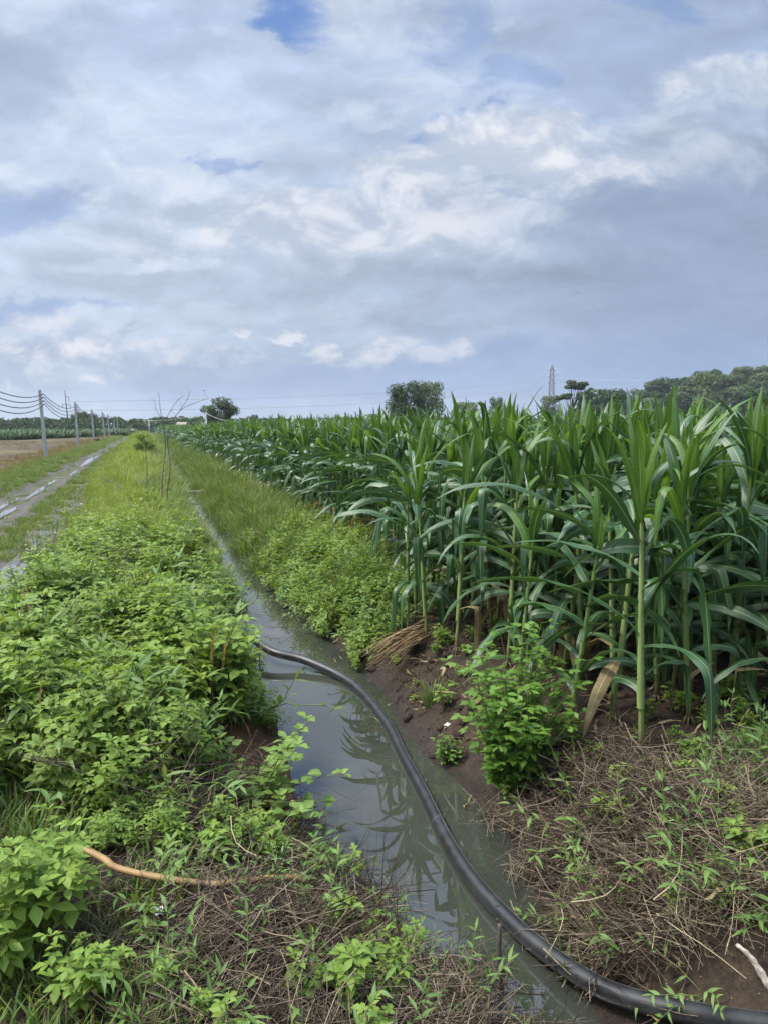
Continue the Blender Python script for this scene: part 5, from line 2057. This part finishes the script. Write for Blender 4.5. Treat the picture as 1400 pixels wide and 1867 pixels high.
# --- rider on a motorbike
def moto():
    q = at(243, 794, .0)
    r = empty('motorbike', (q[0], q[1], gz(q[0], q[1])), -.05)
    rub, red, met = M['cable'], plain_mat('dark_paint', (.03, .03, .04), (.05, .05, .06), .3, .5), M['steel']
    for y in (-.62, .62):
        mb = MB()
        mb.tube([(0.0, y + .27 * math.cos(a), .30 + .27 * math.sin(a)) for a in np.linspace(0, 2 * math.pi, 21)], .045, 6, 0, .5, False)
        w = link('wheel', mb.mesh('wheel', rub), r)
        mb = MB()
        for k in range(6):
            a = k * math.pi / 3
            mb.tube([(0, y, .30), (0, y + .25 * math.cos(a), .30 + .25 * math.sin(a))], .012, 4)
        mb.tube([(-.05, y, .30), (.05, y, .30)], .04, 8)
        link('rim', mb.mesh('rim', met), w)
    mb = MB()
    mb.tube(spline([(0, -.75, .72), (0, -.45, .66), (0, -.05, .55), (0, .25, .48), (0, .40, .75), (0, .42, .95)], 4), np.interp(np.linspace(0, 1, 21), [0, .3, .6, 1], [.07, .13, .14, .09]), 8)
    mb.tube([(0, -.1, .32), (0, .15, .32)], [.13, .13], 8)
    link('body', mb.mesh('body', red), r)
    mb = MB()
    mb.tube([(0, -.70, .80), (0, -.35, .79), (0, .05, .74)], [.10, .14, .10], 8, 0, .5, True, .5)
    link('seat', mb.mesh('seat', rub), r)
    mb = MB()
    mb.tube(spline([(-.33, -.28 + .62, 1.02), (-.15, .40, 1.02), (.15, .40, 1.02), (.33, .34, 1.02)], 3), .02, 6)
    for sx in (-.07, .07):
        mb.tube([(sx, .44, .95), (sx, .62, .30)], .025, 6)
    link('handlebar', mb.mesh('handlebar', met), r)
    mb = MB()
    mb.tube([(0, .44, .88), (0, .52, .88), (0, .55, .88)], [.06, .09, .08], 10)
    link('headlight', mb.mesh('headlight', M['roof_white']), r)
    tag(r, 'dark motorbike coming along the far end of the dirt road', 'motorbike')
    r.rotation_euler = (0, 0, math.pi - .1)
    # rider: one continuous skinned body
    J = {'pel': (0, -.28, .90), 'wai': (0, -.24, 1.08), 'che': (0, -.16, 1.30), 'nec': (0, -.12, 1.46), 'hea': (0, -.08, 1.60), 'top': (0, -.08, 1.70)}
    rad = {'pel': .15, 'wai': .13, 'che': .16, 'nec': .06, 'hea': .10, 'top': .07}
    E = [('pel', 'wai'), ('wai', 'che'), ('che', 'nec'), ('nec', 'hea'), ('hea', 'top')]
    for sx, n_ in ((-1, 'l'), (1, 'r')):
        for k, c, rr in (('sho', (.19 * sx, -.15, 1.38), .065), ('elb', (.30 * sx, .06, 1.20), .05), ('wri', (.31 * sx, .28, 1.06), .035), ('han', (.31 * sx, .34, 1.04), .04),
                         ('hip', (.11 * sx, -.22, .88), .10), ('kne', (.18 * sx, .20, .80), .075), ('ank', (.16 * sx, .10, .40), .045), ('toe', (.17 * sx, .26, .36), .04)):
            J[k + n_] = c
            rad[k + n_] = rr
        E += [('che', 'sho' + n_), ('sho' + n_, 'elb' + n_), ('elb' + n_, 'wri' + n_), ('wri' + n_, 'han' + n_), ('pel', 'hip' + n_), ('hip' + n_, 'kne' + n_), ('kne' + n_, 'ank' + n_), ('ank' + n_, 'toe' + n_)]
    ks = list(J)
    me = bpy.data.meshes.new('person')
    me.from_pydata([J[k] for k in ks], [(ks.index(a), ks.index(b)) for a, b in E], [])
    o = link('person', me, None, r.location)
    o.rotation_euler = r.rotation_euler
    sk = o.modifiers.new('skin', 'SKIN')
    lay = me.skin_vertices.new(name='') if not me.skin_vertices else me.skin_vertices[0]
    for i, k in enumerate(ks):
        lay.data[i].radius = (rad[k], rad[k])
    lay.data[0].use_root = True
    o.modifiers.new('smooth', 'SUBSURF').levels = 1
    m, N = mat_new('rider')
    z = N.sep(N.n('ShaderNodeTexCoord').outputs['Object'])[2]
    col = N.mix(N.ramp(z, .98, .99), (.03, .03, .04, 1), (.72, .72, .74, 1))
    col = N.mix(N.ramp(z, 1.47, 1.48), col, (.30, .18, .12, 1))
    finish(N, principled(N, col, .8, .3))
    me.materials.append(m)
    tag(o, 'person in a white shirt and dark trousers riding the motorbike towards us', 'person')
    mb = MB()
    th = np.linspace(0, math.pi * .55, 6)
    mb.tube([(0, -.08, 1.755 - .15 * (1 - math.cos(a))) for a in th], [.13 * max(.05, math.sin(a)) for a in th], 10)
    link('helmet', mb.mesh('helmet', rub), o)


moto()

# --- birds
for px, py, f, lab in [(375, 712, 60, 'small dark bird flying low over the far road bank'), (1047, 535, 90, 'tiny dark bird high against the grey cloud over the corn')]:
    x, y = far_at(px, f)
    r = empty('bird', (x, y, high(py, f)), .6)
    mb = MB()
    mb.tube(spline([(0, -.10, 0), (0, -.04, 0), (0, .05, .01), (0, .09, .015)], 3), np.interp(np.linspace(0, 1, 10), [0, .4, .8, 1], [.008, .032, .022, .008]), 7)
    link('body', mb.mesh('body', M['cable']), r)
    for sg in (-1, 1):
        mb = MB()
        ribbon(mb, [(0, .02, .01), (sg * .08, .03, .05), (sg * .17, -.01, .03)], [(0, 1, 0)] * 3, [.035, .03, .006], us=(-1, 0, 1), fold=.05)
        link('wing', mb.mesh('wing', M['cable']), r)
    tag(r, lab, 'bird')

# ------------------------------------------------------------------ haze
mb = MB()
mb.box((0, 0, 20.5), (1150, 1150, 23.5))
me = mb.mesh('haze', [], False)
m = bpy.data.materials.new('haze')
m.use_nodes = True
N = NT(m.node_tree)
pv = N.n('ShaderNodeVolumePrincipled')
pv.inputs['Color'].default_value = (.80, .88, 1.0, 1)
pv.inputs['Density'].default_value = .00019
o_ = N.n('ShaderNodeOutputMaterial')
N.t.links.new(pv.outputs[0], o_.inputs['Volume'])
me.materials.append(m)
tag(link('haze', me), kind='stuff')
